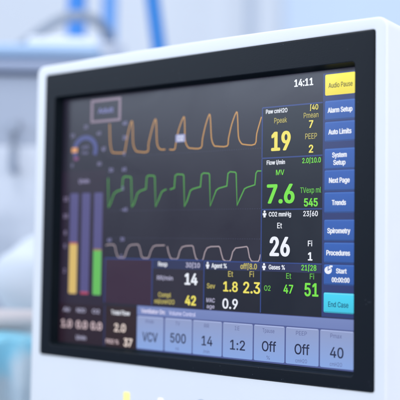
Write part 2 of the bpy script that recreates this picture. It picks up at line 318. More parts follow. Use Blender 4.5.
 '8': (453, '226,-7 201,-6 178,-2 156,3 136,11 117,21 101,33 86,47 74,62 64,78 57,96 53,115 52,135 53,151 55,166 59,181 65,195 72,208 81,220 90,231 101,241 113,249 125,256 139,261 153,265 153,267 135,273 119,282 105,293 93,308 83,324 76,342 72,360 70,380 72,399 75,417 82,434 90,450 101,464 114,477 129,488 146,498 164,506 184,511 204,514 226,516 248,514 269,511 288,506 306,498 323,488 337,477 350,464 361,450 370,434 377,417 380,399 382,380 380,361 376,342 369,324 359,308 347,293 333,282 318,273 300,267 300,265 314,261 327,256 339,249 351,241 362,231 372,220 380,208 387,195 393,181 397,166 400,151 401,135 399,115 395,96 388,78 378,62 366,47 352,33 335,21 317,11 296,3 275,-2 251,-6 226,49 243,50 258,52 272,55 285,60 296,66 307,74 315,82 323,91 329,102 333,113 336,126 337,139 336,152 333,165 329,177 322,189 314,199 305,208 295,216 283,223 270,228 256,232 242,234 226,235 211,234 196,232 182,228 169,223 157,216 147,208 138,199 130,189 123,177 119,165 116,152 115,139 116,126 119,113 123,102 129,91 136,82 145,74 156,66 167,60 180,55 195,52 210,50 226,290 239,290 252,292 263,296 274,300 284,306 293,313 300,321 307,330 312,341 316,351 318,363 319,376 318,388 316,399 313,410 308,420 301,429 294,437 285,444 275,449 264,454 252,457 240,459 226,460 213,459 200,457 188,454 177,449 167,444 159,437 151,429 145,420 139,410 136,399 134,388 133,376 134,363 136,351 139,341 145,330 151,321 159,313 168,306 178,300 189,296 201,292 213,290', '44.46.45 44.47.46 43.47.44 42.47.43 42.48.47 41.48.42 41.49.48 40.49.41 40.50.49 39.50.40 39.51.50 38.51.39 38.52.51 37.163.38 163.162.38 162.52.38 162.161.52 161.53.52 37.164.163 160.53.161 37.165.164 159.53.160 37.166.165 158.53.159 36.166.37 158.54.53 36.167.166 157.54.158 36.168.167 156.54.157 36.169.168 155.54.156 35.169.36 155.55.54 35.170.169 154.55.155 35.171.170 153.55.154 34.171.35 153.56.55 152.56.153 34.172.171 151.56.152 34.173.172 33.173.34 151.57.56 150.57.151 33.174.173 32.174.33 150.58.57 32.175.174 149.58.150 148.58.149 32.176.175 148.59.58 31.176.32 147.59.148 31.177.176 147.60.59 30.177.31 146.60.147 30.178.177 30.179.178 145.60.146 145.61.60 29.179.30 144.61.145 29.180.179 143.61.144 29.181.180 143.62.61 28.181.29 142.62.143 28.182.181 28.183.182 141.62.142 28.184.183 140.62.141 140.63.62 27.184.28 27.185.184 139.63.140 27.138.185 138.63.139 27.63.138 27.64.63 26.64.27 26.65.64 25.65.26 24.65.25 24.66.65 23.66.24 23.67.66 22.67.23 22.68.67 21.68.22 21.69.68 21.70.69 20.70.21 19.70.20 19.114.70 114.71.70 19.115.114 113.71.114 19.116.115 112.71.113 19.117.116 111.71.112 18.117.19 111.72.71 18.118.117 110.72.111 18.119.118 109.72.110 17.119.18 109.73.72 17.120.119 108.73.109 16.120.17 108.74.73 16.121.120 107.74.108 16.122.121 106.74.107 15.122.16 106.75.74 15.123.122 105.75.106 14.123.15 105.76.75 14.124.123 104.76.105 13.124.14 104.77.76 13.125.124 103.77.104 13.126.125 102.77.103 12.126.13 102.78.77 12.127.126 101.78.102 11.127.12 101.79.78 11.128.127 100.79.101 100.80.79 10.128.11 10.129.128 99.80.100 10.130.129 98.80.99 9.130.10 98.81.80 9.131.130 97.81.98 9.132.131 96.81.97 8.132.9 96.82.81 8.133.132 95.82.96 8.134.133 94.82.95 7.134.8 94.83.82 7.135.134 93.83.94 7.136.135 92.83.93 7.137.136 91.83.92 7.90.137 90.83.91 7.83.90 6.83.7 6.84.83 5.84.6 5.85.84 4.85.5 4.86.85 3.86.4 3.87.86 2.87.3 2.88.87 1.88.2 1.89.88 0.89.1'),
 '9': (453, '130,0 200,0 315,168 246,168 333,195 264,195 218,195 228,195 238,196 195,196 333,196 265,196 241,197 188,197 334,197 266,197 248,199 175,199 335,199 267,199 257,202 166,202 337,202 269,202 263,206 155,206 339,206 272,206 276,214 137,214 344,214 278,214 279,216 134,216 345,216 348,221 127,221 350,224 122,224 351,225 121,225 357,237 106,237 360,243 101,243 226,243 212,244 100,244 361,244 240,244 199,247 98,247 362,247 254,247 196,248 97,248 363,248 257,248 186,251 95,251 364,251 267,251 184,252 94,252 365,252 269,252 174,257 91,257 367,257 279,257 163,265 86,265 371,265 289,265 159,269 83,269 373,269 294,269 158,270 82,270 373,270 295,270 155,273 81,273 374,273 299,273 154,274 80,274 374,274 300,274 145,284 76,284 378,284 307,284 143,287 74,287 379,287 309,287 141,290 73,290 380,290 311,290 138,295 72,295 381,295 314,295 133,307 68,307 384,307 320,307 133,308 68,308 385,308 320,308 133,309 68,309 385,309 320,309 129,321 66,321 387,321 324,321 129,322 66,322 387,322 324,322 128,328 65,328 388,328 326,328 128,329 65,329 388,329 326,329 126,335 65,335 388,335 327,335 126,336 65,336 388,336 327,336 125,347 64,347 389,347 327,347 125,350 64,350 389,350 327,350 125,352 64,352 389,352 327,352 126,366 65,366 388,366 327,366 126,367 65,367 388,367 327,367 127,371 65,371 388,371 326,371 128,375 65,375 387,375 325,375 129,381 66,381 386,381 324,381 132,393 68,393 384,393 320,393 133,394 68,394 384,394 320,394 133,395 69,395 383,395 320,395 134,397 69,397 383,397 319,397 138,407 72,407 379,407 314,407 142,414 74,414 377,414 310,414 144,417 75,417 376,417 308,417 145,419 76,419 375,419 307,419 154,429 81,429 370,429 299,429 159,434 84,434 368,434 294,434 161,436 85,436 367,436 292,436 163,438 86,438 365,438 290,438 174,446 91,446 360,446 279,446 186,452 95,452 356,452 267,452 191,454 96,454 354,454 262,454 199,457 99,457 352,457 254,457 212,459 101,459 350,459 241,459 226,460 102,460 350,460 343,468 109,468 342,469 110,469 328,482 124,482 326,483 125,483 310,494 143,494 291,503 160,503 288,504 162,504 271,510 182,510 249,514 203,514 226,516', '0.1.2.3 3.2.4.5 6.7.8.9 5.4.10.11 9.8.12.13 11.10.14.15 13.12.16.17 15.14.18.19 17.16.20.21 19.18.22.23 21.20.24.25 23.22.26.27 25.24.28.29 27.26.30.31 29.28.32.33 31.30.34.32 33.34.35.36 36.35.37.38 38.37.39.40 40.39.41.42 42.41.43.44 44.45.46.47 45.43.48.49 47.46.50.51 49.48.52.53 51.50.54.55 53.52.56.57 55.54.58.59 57.56.60.61 59.58.62.63 61.60.64.65 63.62.66.67 65.64.68.69 67.66.70.71 69.68.72.73 71.70.74.75 73.72.76.77 75.74.78.79 77.76.80.81 79.78.82.83 81.80.84.85 83.82.86.87 85.84.88.89 87.86.90.91 89.88.92.93 91.90.94.95 93.92.96.97 95.94.98.99 97.96.100.101 99.98.102.103 101.100.104.105 103.102.106.107 105.104.108.109 107.106.110.111 109.108.112.113 111.110.114.115 113.112.116.117 115.114.118.119 117.116.120.121 119.118.122.123 121.120.124.125 123.122.126.127 125.124.128.129 127.126.130.131 129.128.132.133 131.130.134.135 133.132.136.137 135.134.138.139 137.136.140.141 139.138.142.143 141.140.144.145 143.142.146.147 145.144.148.149 147.146.150.151 149.148.152.153 151.150.154.155 153.152.156.157 155.154.158.159 157.156.160.161 159.158.162.163 161.160.164.165 163.162.166.167 165.164.168.169 167.166.170.171 169.168.172.173 171.170.174.175 173.172.176.177 175.174.178.179 177.176.180.181 179.178.182.183 181.180.184.185 183.182.186.187 185.184.188.189 187.186.190.191 189.188.192.193 191.190.194.195 193.192.196.197 195.194.198.199 197.196.200.201 199.198.202.203 201.200.204.205 203.202.206.207 205.204.208.209 207.206.210.211 209.208.212.213 211.210.214.215 213.212.216.217 215.214.218.219 217.216.220.221 219.218.222.223 221.220.224.225 223.222.226.227 225.224.228.229 227.226.230.231 229.228.232.233 231.230.234.235 233.232.236.237 235.234.238.239 237.236.240.241 239.238.242.243 241.240.244.242 243.244.245.246 246.245.247.248 248.247.249.250 250.249.251.252 252.251.253.254 254.253.255.256 256.255.257.258 258.257.259.260 260.259.261.262 262.261.263'),
 ':': (188, '95,271 86,272 78,274 70,278 63,284 57,291 53,299 50,307 50,316 50,325 53,334 57,342 63,349 70,354 78,359 86,361 95,362 104,361 113,359 121,354 128,349 134,342 138,334 140,325 141,316 140,307 138,299 134,291 128,284 121,278 113,274 104,272 95,-4 86,-4 78,-1 70,3 63,9 57,16 53,24 50,32 50,41 50,50 53,59 57,66 63,73 70,79 78,83 86,86 95,87 104,86 113,83 121,79 128,73 134,66 138,59 140,50 141,41 140,32 138,24 134,16 128,9 121,3 113,-1 104,-4', '47.49.48 46.49.47 46.50.49 45.50.46 45.51.50 44.51.45 44.52.51 43.52.44 43.53.52 42.53.43 42.54.53 41.54.42 41.55.54 40.55.41 40.56.55 39.56.40 39.57.56 38.57.39 38.58.57 37.58.38 37.59.58 37.60.59 36.60.37 35.60.36 35.61.60 35.62.61 34.62.35 34.63.62 33.63.34 33.32.63 15.17.16 14.17.15 14.18.17 13.18.14 13.19.18 12.19.13 12.20.19 11.20.12 11.21.20 10.21.11 10.22.21 9.22.10 9.23.22 8.23.9 8.24.23 7.24.8 7.25.24 6.25.7 6.26.25 5.26.6 5.27.26 4.27.5 4.28.27 3.28.4 3.29.28 2.29.3 2.30.29 1.30.2 1.31.30 0.31.1'),
 'A': (480, '16,0 85,0 135,142 68,142 395,0 463,0 411,142 344,142 390,199 88,199 155,199 191,302 126,302 324,199 352,302 287,302 213,371 151,371 327,371 264,371 213,372 151,372 326,372 264,372 238,456 182,456 295,456 239,456 287,478 190,478 276,509 201,509', '0.1.2.3 4.5.6.7 3.6.8.9 9.10.11.12 13.8.14.15 12.11.16.17 15.14.18.19 17.16.20.21 19.18.22.23 21.20.24.25 23.22.26.27 25.26.28.29 29.28.30.31'),
 'C': (510, '267,-7 235,-5 205,1 177,11 150,25 126,42 104,63 86,88 70,115 57,146 48,179 42,215 40,254 42,293 48,329 57,362 70,393 86,421 104,445 126,466 150,484 177,498 205,508 235,514 267,516 286,515 305,513 323,509 340,504 357,498 373,490 388,481 402,471 415,460 427,447 438,433 448,418 456,402 463,385 469,367 473,348 408,348 405,361 401,373 395,384 389,395 382,404 375,413 366,421 357,428 348,435 337,440 327,445 315,449 304,452 292,454 280,455 267,456 245,454 223,450 203,443 184,432 166,419 150,403 137,385 125,364 116,340 109,314 105,285 103,254 105,223 109,194 116,168 125,145 137,123 151,105 166,89 184,76 203,66 223,59 245,54 267,53 280,53 292,55 304,57 315,60 327,64 337,69 348,74 357,81 366,88 375,96 382,105 389,114 395,125 401,136 405,148 408,160 473,160 469,142 463,124 457,107 448,91 438,76 428,62 416,49 402,38 388,28 373,19 357,11 341,5 323,0 305,-4 286,-6', '23.25.24 23.26.25 22.26.23 22.27.26 22.28.27 21.28.22 21.29.28 21.30.29 20.30.21 20.31.30 19.31.20 19.32.31 19.33.32 18.58.19 58.57.19 57.33.19 57.56.33 56.34.33 55.34.56 18.59.58 54.34.55 53.34.54 18.60.59 52.34.53 52.35.34 51.35.52 17.60.18 17.61.60 50.35.51 49.35.50 49.36.35 17.62.61 48.36.49 47.36.48 16.62.17 16.63.62 47.37.36 46.37.47 45.37.46 16.64.63 45.38.37 44.38.45 15.64.16 44.39.38 15.65.64 43.39.44 42.39.43 42.40.39 15.66.65 14.66.15 41.40.42 14.67.66 13.67.14 13.68.67 12.68.13 12.69.68 11.69.12 11.70.69 11.71.70 10.71.11 10.72.71 9.72.10 9.73.72 96.98.97 96.99.98 95.99.96 8.73.9 8.74.73 95.100.99 94.100.95 93.100.94 93.101.100 8.75.74 7.75.8 92.101.93 92.102.101 7.76.75 91.102.92 90.102.91 90.103.102 7.77.76 89.103.90 6.77.7 88.103.89 6.78.77 88.104.103 87.104.88 86.104.87 6.79.78 85.104.86 5.79.6 85.105.104 84.105.85 5.80.79 83.105.84 82.105.83 5.81.80 81.105.82 5.105.81 5.106.105 4.106.5 4.107.106 4.108.107 3.108.4 3.109.108 2.109.3 2.110.109 2.111.110 1.111.2 1.112.111 1.113.112 0.113.1'),
 'E': (419, '60,0 60,509 372,509 372,452 125,452 125,286 355,286 355,229 125,229 125,57 375,57 375,0', '0.4.1 4.2.1 4.3.2 0.5.4 0.8.5 8.6.5 8.7.6 0.9.8 0.10.9 0.11.10'),
 'F': (410, '60,0 60,509 369,509 369,452 125,452 125,278 346,278 346,221 125,221 125,0', '0.4.1 4.2.1 4.3.2 0.5.4 0.8.5 8.6.5 8.7.6 0.9.8'),
 'G': (520, '269,-7 298,-5 236,-5 326,0 210,0 329,1 205,1 352,8 185,8 359,11 176,11 377,19 161,19 386,25 149,25 399,33 138,33 411,43 125,43 419,50 118,50 422,53 115,53 269,53 246,54 114,54 423,54 290,54 233,57 111,57 425,57 309,57 224,59 109,59 427,59 315,59 212,63 105,63 431,63 328,63 209,64 104,64 432,64 330,64 203,66 102,66 433,66 334,66 197,69 100,69 436,69 341,69 194,71 98,71 437,71 345,71 184,76 94,76 441,76 352,76 178,81 91,81 444,81 360,81 169,88 85,88 449,88 368,88 166,90 84,90 450,90 370,90 165,91 83,91 451,91 372,91 163,93 82,93 452,93 374,93 151,105 75,105 458,105 384,105 150,107 74,107 459,107 386,107 144,115 70,115 463,115 391,115 143,116 69,116 463,116 392,116 138,123 66,123 465,123 396,123 137,124 66,124 466,124 396,124 127,141 59,141 471,141 404,141 125,145 57,145 472,145 405,145 125,146 57,146 472,146 406,146 119,160 53,160 474,160 410,160 116,168 50,168 476,168 412,168 115,170 50,170 476,170 412,170 113,179 47,179 477,179 414,179 113,180 47,180 477,180 414,180 109,194 45,194 478,194 415,194 108,199 44,199 478,199 415,199 108,200 44,200 283,199 478,200 283,200 108,202 44,202 478,202 283,202 106,215 42,215 478,215 283,215 105,223 42,223 478,223 283,223 103,254 40,254 478,254 283,254 103,256 40,256 478,256 283,256 105,285 42,285 106,293 42,293 109,314 45,314 113,329 47,329 116,340 50,340 119,349 53,349 124,361 57,361 408,349 474,349 471,361 404,361 124,362 57,362 471,362 404,362 125,364 58,364 471,364 403,364 127,367 59,367 470,367 401,367 130,372 61,372 469,372 399,372 136,383 65,383 465,383 393,383 136,384 66,384 465,384 392,384 137,385 66,385 465,385 392,385 142,393 69,393 461,393 387,393 148,401 74,401 458,401 381,401 149,403 75,403 457,403 380,403 150,404 75,404 456,404 379,404 157,411 79,411 452,411 373,411 163,416 82,416 449,416 369,416 166,419 84,419 447,419 366,419 167,420 84,420 446,420 365,420 169,421 85,421 446,421 364,421 176,427 90,427 442,427 356,427 182,431 92,431 439,431 351,431 183,432 93,432 438,432 350,432 186,434 95,434 437,434 347,434 195,439 98,439 433,439 337,439 202,443 102,443 430,443 328,443 205,444 102,444 430,444 326,444 208,445 103,445 429,445 323,445 216,448 106,448 426,448 315,448 222,450 108,450 424,450 310,450 232,452 110,452 422,452 304,452 243,454 112,454 420,454 291,454 254,455 113,455 419,455 279,455 265,456 115,456 418,456 416,458 117,458 407,466 125,466 403,469 129,469 389,480 144,480 382,484 149,484 374,489 158,489 358,497 173,497 355,498 175,498 340,504 192,504 326,508 203,508 322,509 208,509 304,513 228,513 294,514 233,514 285,515 249,515 265,516', '0.1.2 2.1.3.4 4.3.5.6 6.5.7.8 8.7.9.10 10.9.11.12 12.11.13.14 14.13.15.16 16.15.17.18 18.17.19.20 20.19.21.22 22.23.24.25 23.21.26.27 25.24.28.29 27.26.30.31 29.28.32.33 31.30.34.35 33.32.36.37 35.34.38.39 37.36.40.41 39.38.42.43 41.40.44.45 43.42.46.47 45.44.48.49 47.46.50.51 49.48.52.53 51.50.54.55 53.52.56.57 55.54.58.59 57.56.60.61 59.58.62.63 61.60.64.65 63.62.66.67 65.64.68.69 67.66.70.71 69.68.72.73 71.70.74.75 73.72.76.77 75.74.78.79 77.76.80.81 79.78.82.83 81.80.84.85 83.82.86.87 85.84.88.89 87.86.90.91 89.88.92.93 91.90.94.95 93.92.96.97 95.94.98.99 97.96.100.101 99.98.102.103 101.100.104.105 103.102.106.107 105.104.108.109 107.106.110.111 109.108.112.113 111.110.114.115 113.112.116.117 115.114.118.119 117.116.120.121 119.118.122.123 121.120.124.125 123.122.126.127 125.124.128.129 127.126.130.131 129.128.132.133 131.130.134.135 133.132.136.137 135.134.138.139 137.136.140.141 139.138.142.143 141.140.144.145 146.142.147.148 145.144.149.150 148.147.151.152 150.149.153.154 152.151.155.156 154.153.157.158 156.155.159.160 158.157.161.162 160.159.163.164 162.161.165.166 164.163.167.168 166.165.169.170 170.169.171.172 172.171.173.174 174.173.175.176 176.175.177.178 178.177.179.180 180.179.181.182 183.184.185.186 182.181.187.188 186.185.189.190 188.187.191.192 190.189.193.194 192.191.195.196 194.193.197.198 196.195.199.200 198.197.201.202 200.199.203.204 202.201.205.206 204.203.207.208 206.205.209.210 208.207.211.212 210.209.213.214 212.211.215.216 214.213.217.218 216.215.219.220 218.217.221.222 220.219.223.224 222.221.225.226 224.223.227.228 226.225.229.230 228.227.231.232 230.229.233.234 232.231.235.236 234.233.237.238 236.235.239.240 238.237.241.242 240.239.243.244 242.241.245.246 244.243.247.248 246.245.249.250 248.247.251.252 250.249.253.254 252.251.255.256 254.253.257.258 256.255.259.260 258.257.261.262 260.259.263.264 262.261.265.266 264.263.267.268 266.265.269.270 268.267.271.272 270.269.273.274 272.271.275.276 274.273.277.278 276.275.279.280 278.277.281.282 280.279.283.284 282.281.285.286 284.283.287.288 286.285.289.290 288.287.291.292 290.289.293.294 292.291.295.296 294.293.297.298 296.295.299.300 298.297.301.302 300.299.303.304 302.301.305.303 304.305.306.307 307.306.308.309 309.308.310.311 311.310.312.313 313.312.314.315 315.314.316.317 317.316.318.319 319.318.320.321 321.320.322.323 323.322.324.325 325.324.326.327 327.326.328.329 329.328.330.331 331.330.332.333 333.332.334'),
 'H': (517, '60,0 60,509 125,509 125,289 392,289 392,509 457,509 457,0 392,0 392,232 125,232 125,0', '0.2.1 0.3.2 4.6.5 4.7.6 0.10.3 10.4.3 10.9.4 9.7.4 0.11.10 8.7.9'),
 'I': (300, '31,0 31,57 118,57 118,452 31,452 31,509 269,509 269,452 183,452 183,57 269,57 269,0', '4.6.5 4.7.6 3.7.4 2.8.3 8.7.3 2.9.8 0.2.1 0.9.2 0.10.9 0.11.10'),
 'L': (393, '60,0 60,509 125,509 125,57 361,57 361,0', '0.2.1 0.3.2 0.4.3 0.5.4'),
 'M': (628, '60,0 60,509 152,509 277,187 280,181 282,174 285,167 287,159 290,150 293,141 296,132 299,123 302,113 305,103 308,93 311,84 314,74 317,65 319,57 322,49 307,49 310,57 312,65 315,73 318,83 321,92 324,102 327,111 330,121 333,131 336,140 339,149 342,158 345,167 348,174 350,181 352,187 476,509 568,509 568,0 504,0 504,291 504,299 504,308 504,317 504,327 505,337 505,347 505,358 505,369 505,380 506,391 506,402 506,413 506,424 507,435 507,446 507,457 513,457 509,445 505,433 502,421 498,409 494,397 490,386 486,374 482,363 478,352 474,341 471,331 467,322 464,313 461,305 458,297 456,291 342,0 286,0 170,291 168,297 165,304 162,312 159,321 156,330 152,340 149,350 145,361 141,372 137,384 133,396 129,408 125,420 121,432 116,445 112,457 119,457 119,447 119,437 120,427 120,416 120,405 120,394 121,383 121,372 121,361 121,350 121,339 122,328 122,318 122,309 122,300 122,291 122,0', '0.93.1 93.2.1 93.94.2 94.3.2 36.57.37 57.38.37 57.58.38 58.39.38 0.92.93 95.3.94 36.56.57 59.39.58 96.3.95 36.55.56 60.55.59 55.39.59 0.97.92 97.91.92 97.91.96 91.3.96 36.60.55 60.54.55 36.61.60 90.3.91 0.98.97 36.62.61 89.3.90 0.99.98 36.63.62 88.3.89 0.100.99 36.64.63 87.3.88 0.101.100 36.65.64 86.3.87 0.102.101 36.66.65 85.3.86 0.103.102 36.67.66 84.3.85 0.104.103 36.68.67 83.3.84 0.105.104 36.69.68 82.3.83 0.106.105 36.70.69 81.3.82 0.107.106 36.71.70 80.3.81 0.108.107 36.72.71 79.3.80 0.109.108 36.73.72 78.3.79 0.110.109 36.74.73 77.3.78 0.111.110 76.3.77 36.75.74 76.4.3 35.75.36 76.5.4 34.75.35 76.6.5 33.75.34 76.7.6 32.75.33 76.8.7 31.75.32 76.9.8 30.75.31 76.10.9 29.75.30 76.11.10 28.75.29 76.12.11 27.75.28 76.13.12 26.75.27 76.14.13 25.75.26 76.15.14 24.75.25 76.16.15 23.75.24 76.22.16 22.17.16 22.17.23 17.75.23 18.75.17 76.21.22 19.75.18 76.20.21 76.19.20 76.75.19'),
 'N': (523, '60,0 60,509 136,509 343,183 347,176 352,169 357,160 363,151 369,141 375,130 381,119 388,107 394,94 401,82 407,68 414,55 405,54 403,68 402,81 401,95 401,108 400,121 400,134 399,146 399,157 399,168 399,178 399,187 399,195 399,509 463,509 463,0 387,0 202,290 196,300 190,310 184,320 177,331 171,342 164,354 156,367 148,381 139,396 130,413 119,432 108,452 119,454 120,435 121,417 122,400 122,384 123,368 123,354 124,340 124,328 125,317 125,307 125,298 125,291 125,0', '0.45.1 45.2.1 45.46.2 46.3.2 28.30.29 28.31.30 47.3.46 0.44.45 48.43.47 43.3.47 0.48.44 48.43.44 0.49.48 42.3.43 0.50.49 41.3.42 0.51.50 40.3.41 0.52.51 39.3.40 38.3.39 0.53.52 37.3.38 0.54.53 36.3.37 0.55.54 35.3.36 0.56.55 34.3.35 0.57.56 33.3.34 0.58.57 0.59.58 32.3.33 27.31.28 26.31.27 32.4.3 25.31.26 32.5.4 32.6.5 24.31.25 32.7.6 23.31.24 32.8.7 22.31.23 32.9.8 21.31.22 32.10.9 20.31.21 32.11.10 19.31.20 32.12.11 18.31.19 32.13.12 32.17.13 17.14.13 17.14.18 14.31.18 15.31.14 32.16.17 16.31.15 32.31.16'),
 'O': (533, '267,-7 235,-5 205,1 177,11 150,25 126,42 105,63 86,88 70,115 57,146 48,179 42,215 40,254 42,293 48,329 57,362 70,393 86,421 105,445 126,466 150,484 177,498 205,508 235,514 267,516 299,514 329,508 357,498 384,484 408,466 429,445 448,421 464,393 477,362 486,329 491,293 493,254 491,215 486,179 477,146 464,115 448,88 429,63 408,42 384,25 357,11 329,1 299,-5 267,53 289,54 310,59 330,66 349,76 367,89 383,105 396,123 408,144 418,168 425,194 429,223 430,254 429,286 425,314 418,341 408,365 396,386 383,404 367,420 349,433 330,443 310,450 289,454 267,456 245,454 223,450 203,443 184,433 167,420 151,404 137,385 125,364 116,340 109,314 105,285 103,254 105,223 109,194 116,168 125,144 137,123 151,105 167,89 184,76 203,66 223,59 245,54', '23.25.24 22.25.23 22.26.25 21.26.22 21.27.26 20.27.21 20.28.27 19.28.20 19.29.28 18.29.19 18.73.29 73.72.29 72.71.29 71.30.29 70.30.71 18.74.73 69.30.70 18.75.74 17.75.18 69.31.30 68.31.69 17.76.75 67.31.68 17.77.76 16.77.17 67.32.31 66.32.67 16.78.77 65.32.66 16.79.78 15.79.16 65.33.32 64.33.65 15.80.79 63.33.64 15.81.80 14.81.15 63.34.33 62.34.63 14.82.81 13.82.14 62.35.34 61.35.62 13.83.82 12.83.13 61.36.35 60.36.61 12.84.83 11.84.12 11.85.84 59.36.60 59.37.36 11.86.85 58.37.59 10.86.11 58.38.37 10.87.86 57.38.58 9.87.10 57.39.38 9.88.87 56.39.57 8.88.9 56.40.39 8.89.88 55.40.56 8.90.89 54.40.55 7.90.8 54.41.40 7.91.90 53.41.54 7.92.91 52.41.53 52.42.41 6.92.7 6.93.92 51.42.52 6.94.93 50.42.51 50.43.42 5.94.6 5.95.94 49.43.50 5.48.95 48.43.49 5.43.48 5.44.43 4.44.5 3.44.4 3.45.44 2.45.3 2.46.45 2.47.46 1.47.2 1.0.47'),
 'P': (445, '60,0 125,0 125,186 60,186 235,186 263,187 60,187 289,191 60,191 312,198 60,198 332,207 60,207 350,219 60,219 366,233 60,233 374,242 60,242 125,242 125,243 60,243 233,242 375,243 252,243 125,246 60,246 377,246 269,246 125,248 60,248 379,248 276,248 125,250 60,250 380,250 284,250 125,256 60,256 384,256 297,256 125,264 60,264 389,264 308,264 125,265 60,265 390,265 309,265 125,272 60,272 393,272 318,272 125,282 60,282 397,282 327,282 125,284 60,284 398,284 328,284 125,294 60,294 401,294 333,294 125,304 60,304 404,304 337,304 125,306 60,306 404,306 338,306 125,319 60,319 406,319 342,319 125,325 60,325 407,325 343,325 125,333 60,333 408,333 344,333 125,348 60,348 409,348 344,348 125,362 60,362 408,362 344,362 125,370 60,370 407,370 343,370 125,376 60,376 406,376 342,376 125,389 60,389 404,389 338,389 125,391 60,391 404,391 337,391 125,402 60,402 401,402 333,402 125,411 60,411 398,411 327,411 125,413 60,413 397,413 326,413 125,423 60,423 393,423 318,423 125,430 60,430 390,430 309,430 125,431 60,431 389,431 308,431 125,439 60,439 384,439 297,439 125,444 60,444 381,444 284,444 125,447 60,447 379,447 274,447 125,449 60,449 377,449 268,449 125,451 60,451 376,451 251,451 125,452 60,452 375,452 232,452 366,462 60,462 350,476 60,476 332,487 60,487 312,497 60,497 289,503 60,503 263,507 60,507 235,509 60,509', '0.1.2.3 3.4.5.6 6.5.7.8 8.7.9.10 10.9.11.12 12.11.13.14 14.13.15.16 16.15.17.18 18.19.20.21 22.17.23.24 21.20.25.26 24.23.27.28 26.25.29.30 28.27.31.32 30.29.33.34 32.31.35.36 34.33.37.38 36.35.39.40 38.37.41.42 40.39.43.44 42.41.45.46 44.43.47.48 46.45.49.50 48.47.51.52 50.49.53.54 52.51.55.56 54.53.57.58 56.55.59.60 58.57.61.62 60.59.63.64 62.61.65.66 64.63.67.68 66.65.69.70 68.67.71.72 70.69.73.74 72.71.75.76 74.73.77.78 76.75.79.80 78.77.81.82 80.79.83.84 82.81.85.86 84.83.87.88 86.85.89.90 88.87.91.92 90.89.93.94 92.91.95.96 94.93.97.98 96.95.99.100 98.97.101.102 100.99.103.104 102.101.105.106 104.103.107.108 106.105.109.110 108.107.111.112 110.109.113.114 112.111.115.116 114.113.117.118 116.115.119.120 118.117.121.122 120.119.123.124 122.121.125.126 124.123.127.128 126.125.129.130 128.127.131.132 130.129.133.134 132.131.135.136 134.133.137.138 136.135.139.140 138.137.141.142 140.139.143.144 142.141.145.146 144.143.147.148 146.145.149.150 148.147.151.152 150.149.153.154 152.151.155.156 154.155.157.158 158.157.159.160 160.159.161.162 162.161.163.164 164.163.165.166 166.165.167.168 168.167.169.170'),
 'R': (449, '60,0 125,0 125,198 60,198 353,0 428,0 320,198 247,198 319,199 60,199 317,203 60,203 314,209 60,209 313,210 60,210 315,210 333,217 60,217 351,228 60,228 352,229 60,229 367,240 60,240 380,255 60,255 125,255 125,256 60,256 234,255 381,256 252,256 125,258 60,258 382,258 269,258 125,262 60,262 384,262 284,262 125,267 60,267 388,267 298,267 125,271 60,271 390,271 305,271 125,273 60,273 391,273 309,273 125,281 60,281 395,281 319,281 125,290 60,290 399,290 327,290 125,300 60,300 402,300 334,300 125,309 60,309 405,309 338,309 125,312 60,312 405,312 339,312 125,324 60,324 407,324 342,324 125,330 60,330 408,330 343,330 125,338 60,338 408,338 344,338 125,352 60,352 409,352 345,352 125,367 60,367 408,367 344,367 125,374 60,374 408,374 343,374 125,380 60,380 407,380 342,380 125,393 60,393 405,393 339,393 125,395 60,395 405,395 338,395 125,405 60,405 402,405 334,405 125,415 60,415 399,415 327,415 125,425 60,425 394,425 319,425 125,433 60,433 390,433 309,433 125,440 60,440 386,440 298,440 125,445 60,445 383,445 284,445 125,449 60,449 381,449 269,449 125,450 60,450 380,450 260,450 125,451 60,451 379,451 252,451 125,452 60,452 378,452 233,452 367,465 60,465 351,478 60,478 333,489 60,489 313,497 60,497 290,504 60,504 264,507 60,507 236,509 60,509', '0.1.2.3 4.5.6.7 3.6.8.9 9.8.10.11 11.10.12.13 13.12.14.15 15.16.17.18 18.17.19.20 20.19.21.22 22.21.23.24 24.23.25.26 26.27.28.29 30.25.31.32 29.28.33.34 32.31.35.36 34.33.37.38 36.35.39.40 38.37.41.42 40.39.43.44 42.41.45.46 44.43.47.48 46.45.49.50 48.47.51.52 50.49.53.54 52.51.55.56 54.53.57.58 56.55.59.60 58.57.61.62 60.59.63.64 62.61.65.66 64.63.67.68 66.65.69.70 68.67.71.72 70.69.73.74 72.71.75.76 74.73.77.78 76.75.79.80 78.77.81.82 80.79.83.84 82.81.85.86 84.83.87.88 86.85.89.90 88.87.91.92 90.89.93.94 92.91.95.96 94.93.97.98 96.95.99.100 98.97.101.102 100.99.103.104 102.101.105.106 104.103.107.108 106.105.109.110 108.107.111.112 110.109.113.114 112.111.115.116 114.113.117.118 116.115.119.120 118.117.121.122 120.119.123.124 122.121.125.126 124.123.127.128 126.125.129.130 128.127.131.132 130.129.133.134 132.131.135.136 134.133.137.138 136.135.139.140 138.137.141.142 140.139.143.144 142.141.145.146 144.143.147.148 146.147.149.150 150.149.151.152 152.151.153.154 154.153.155.156 156.155.157.158 158.157.159.160 160.159.161.162'),
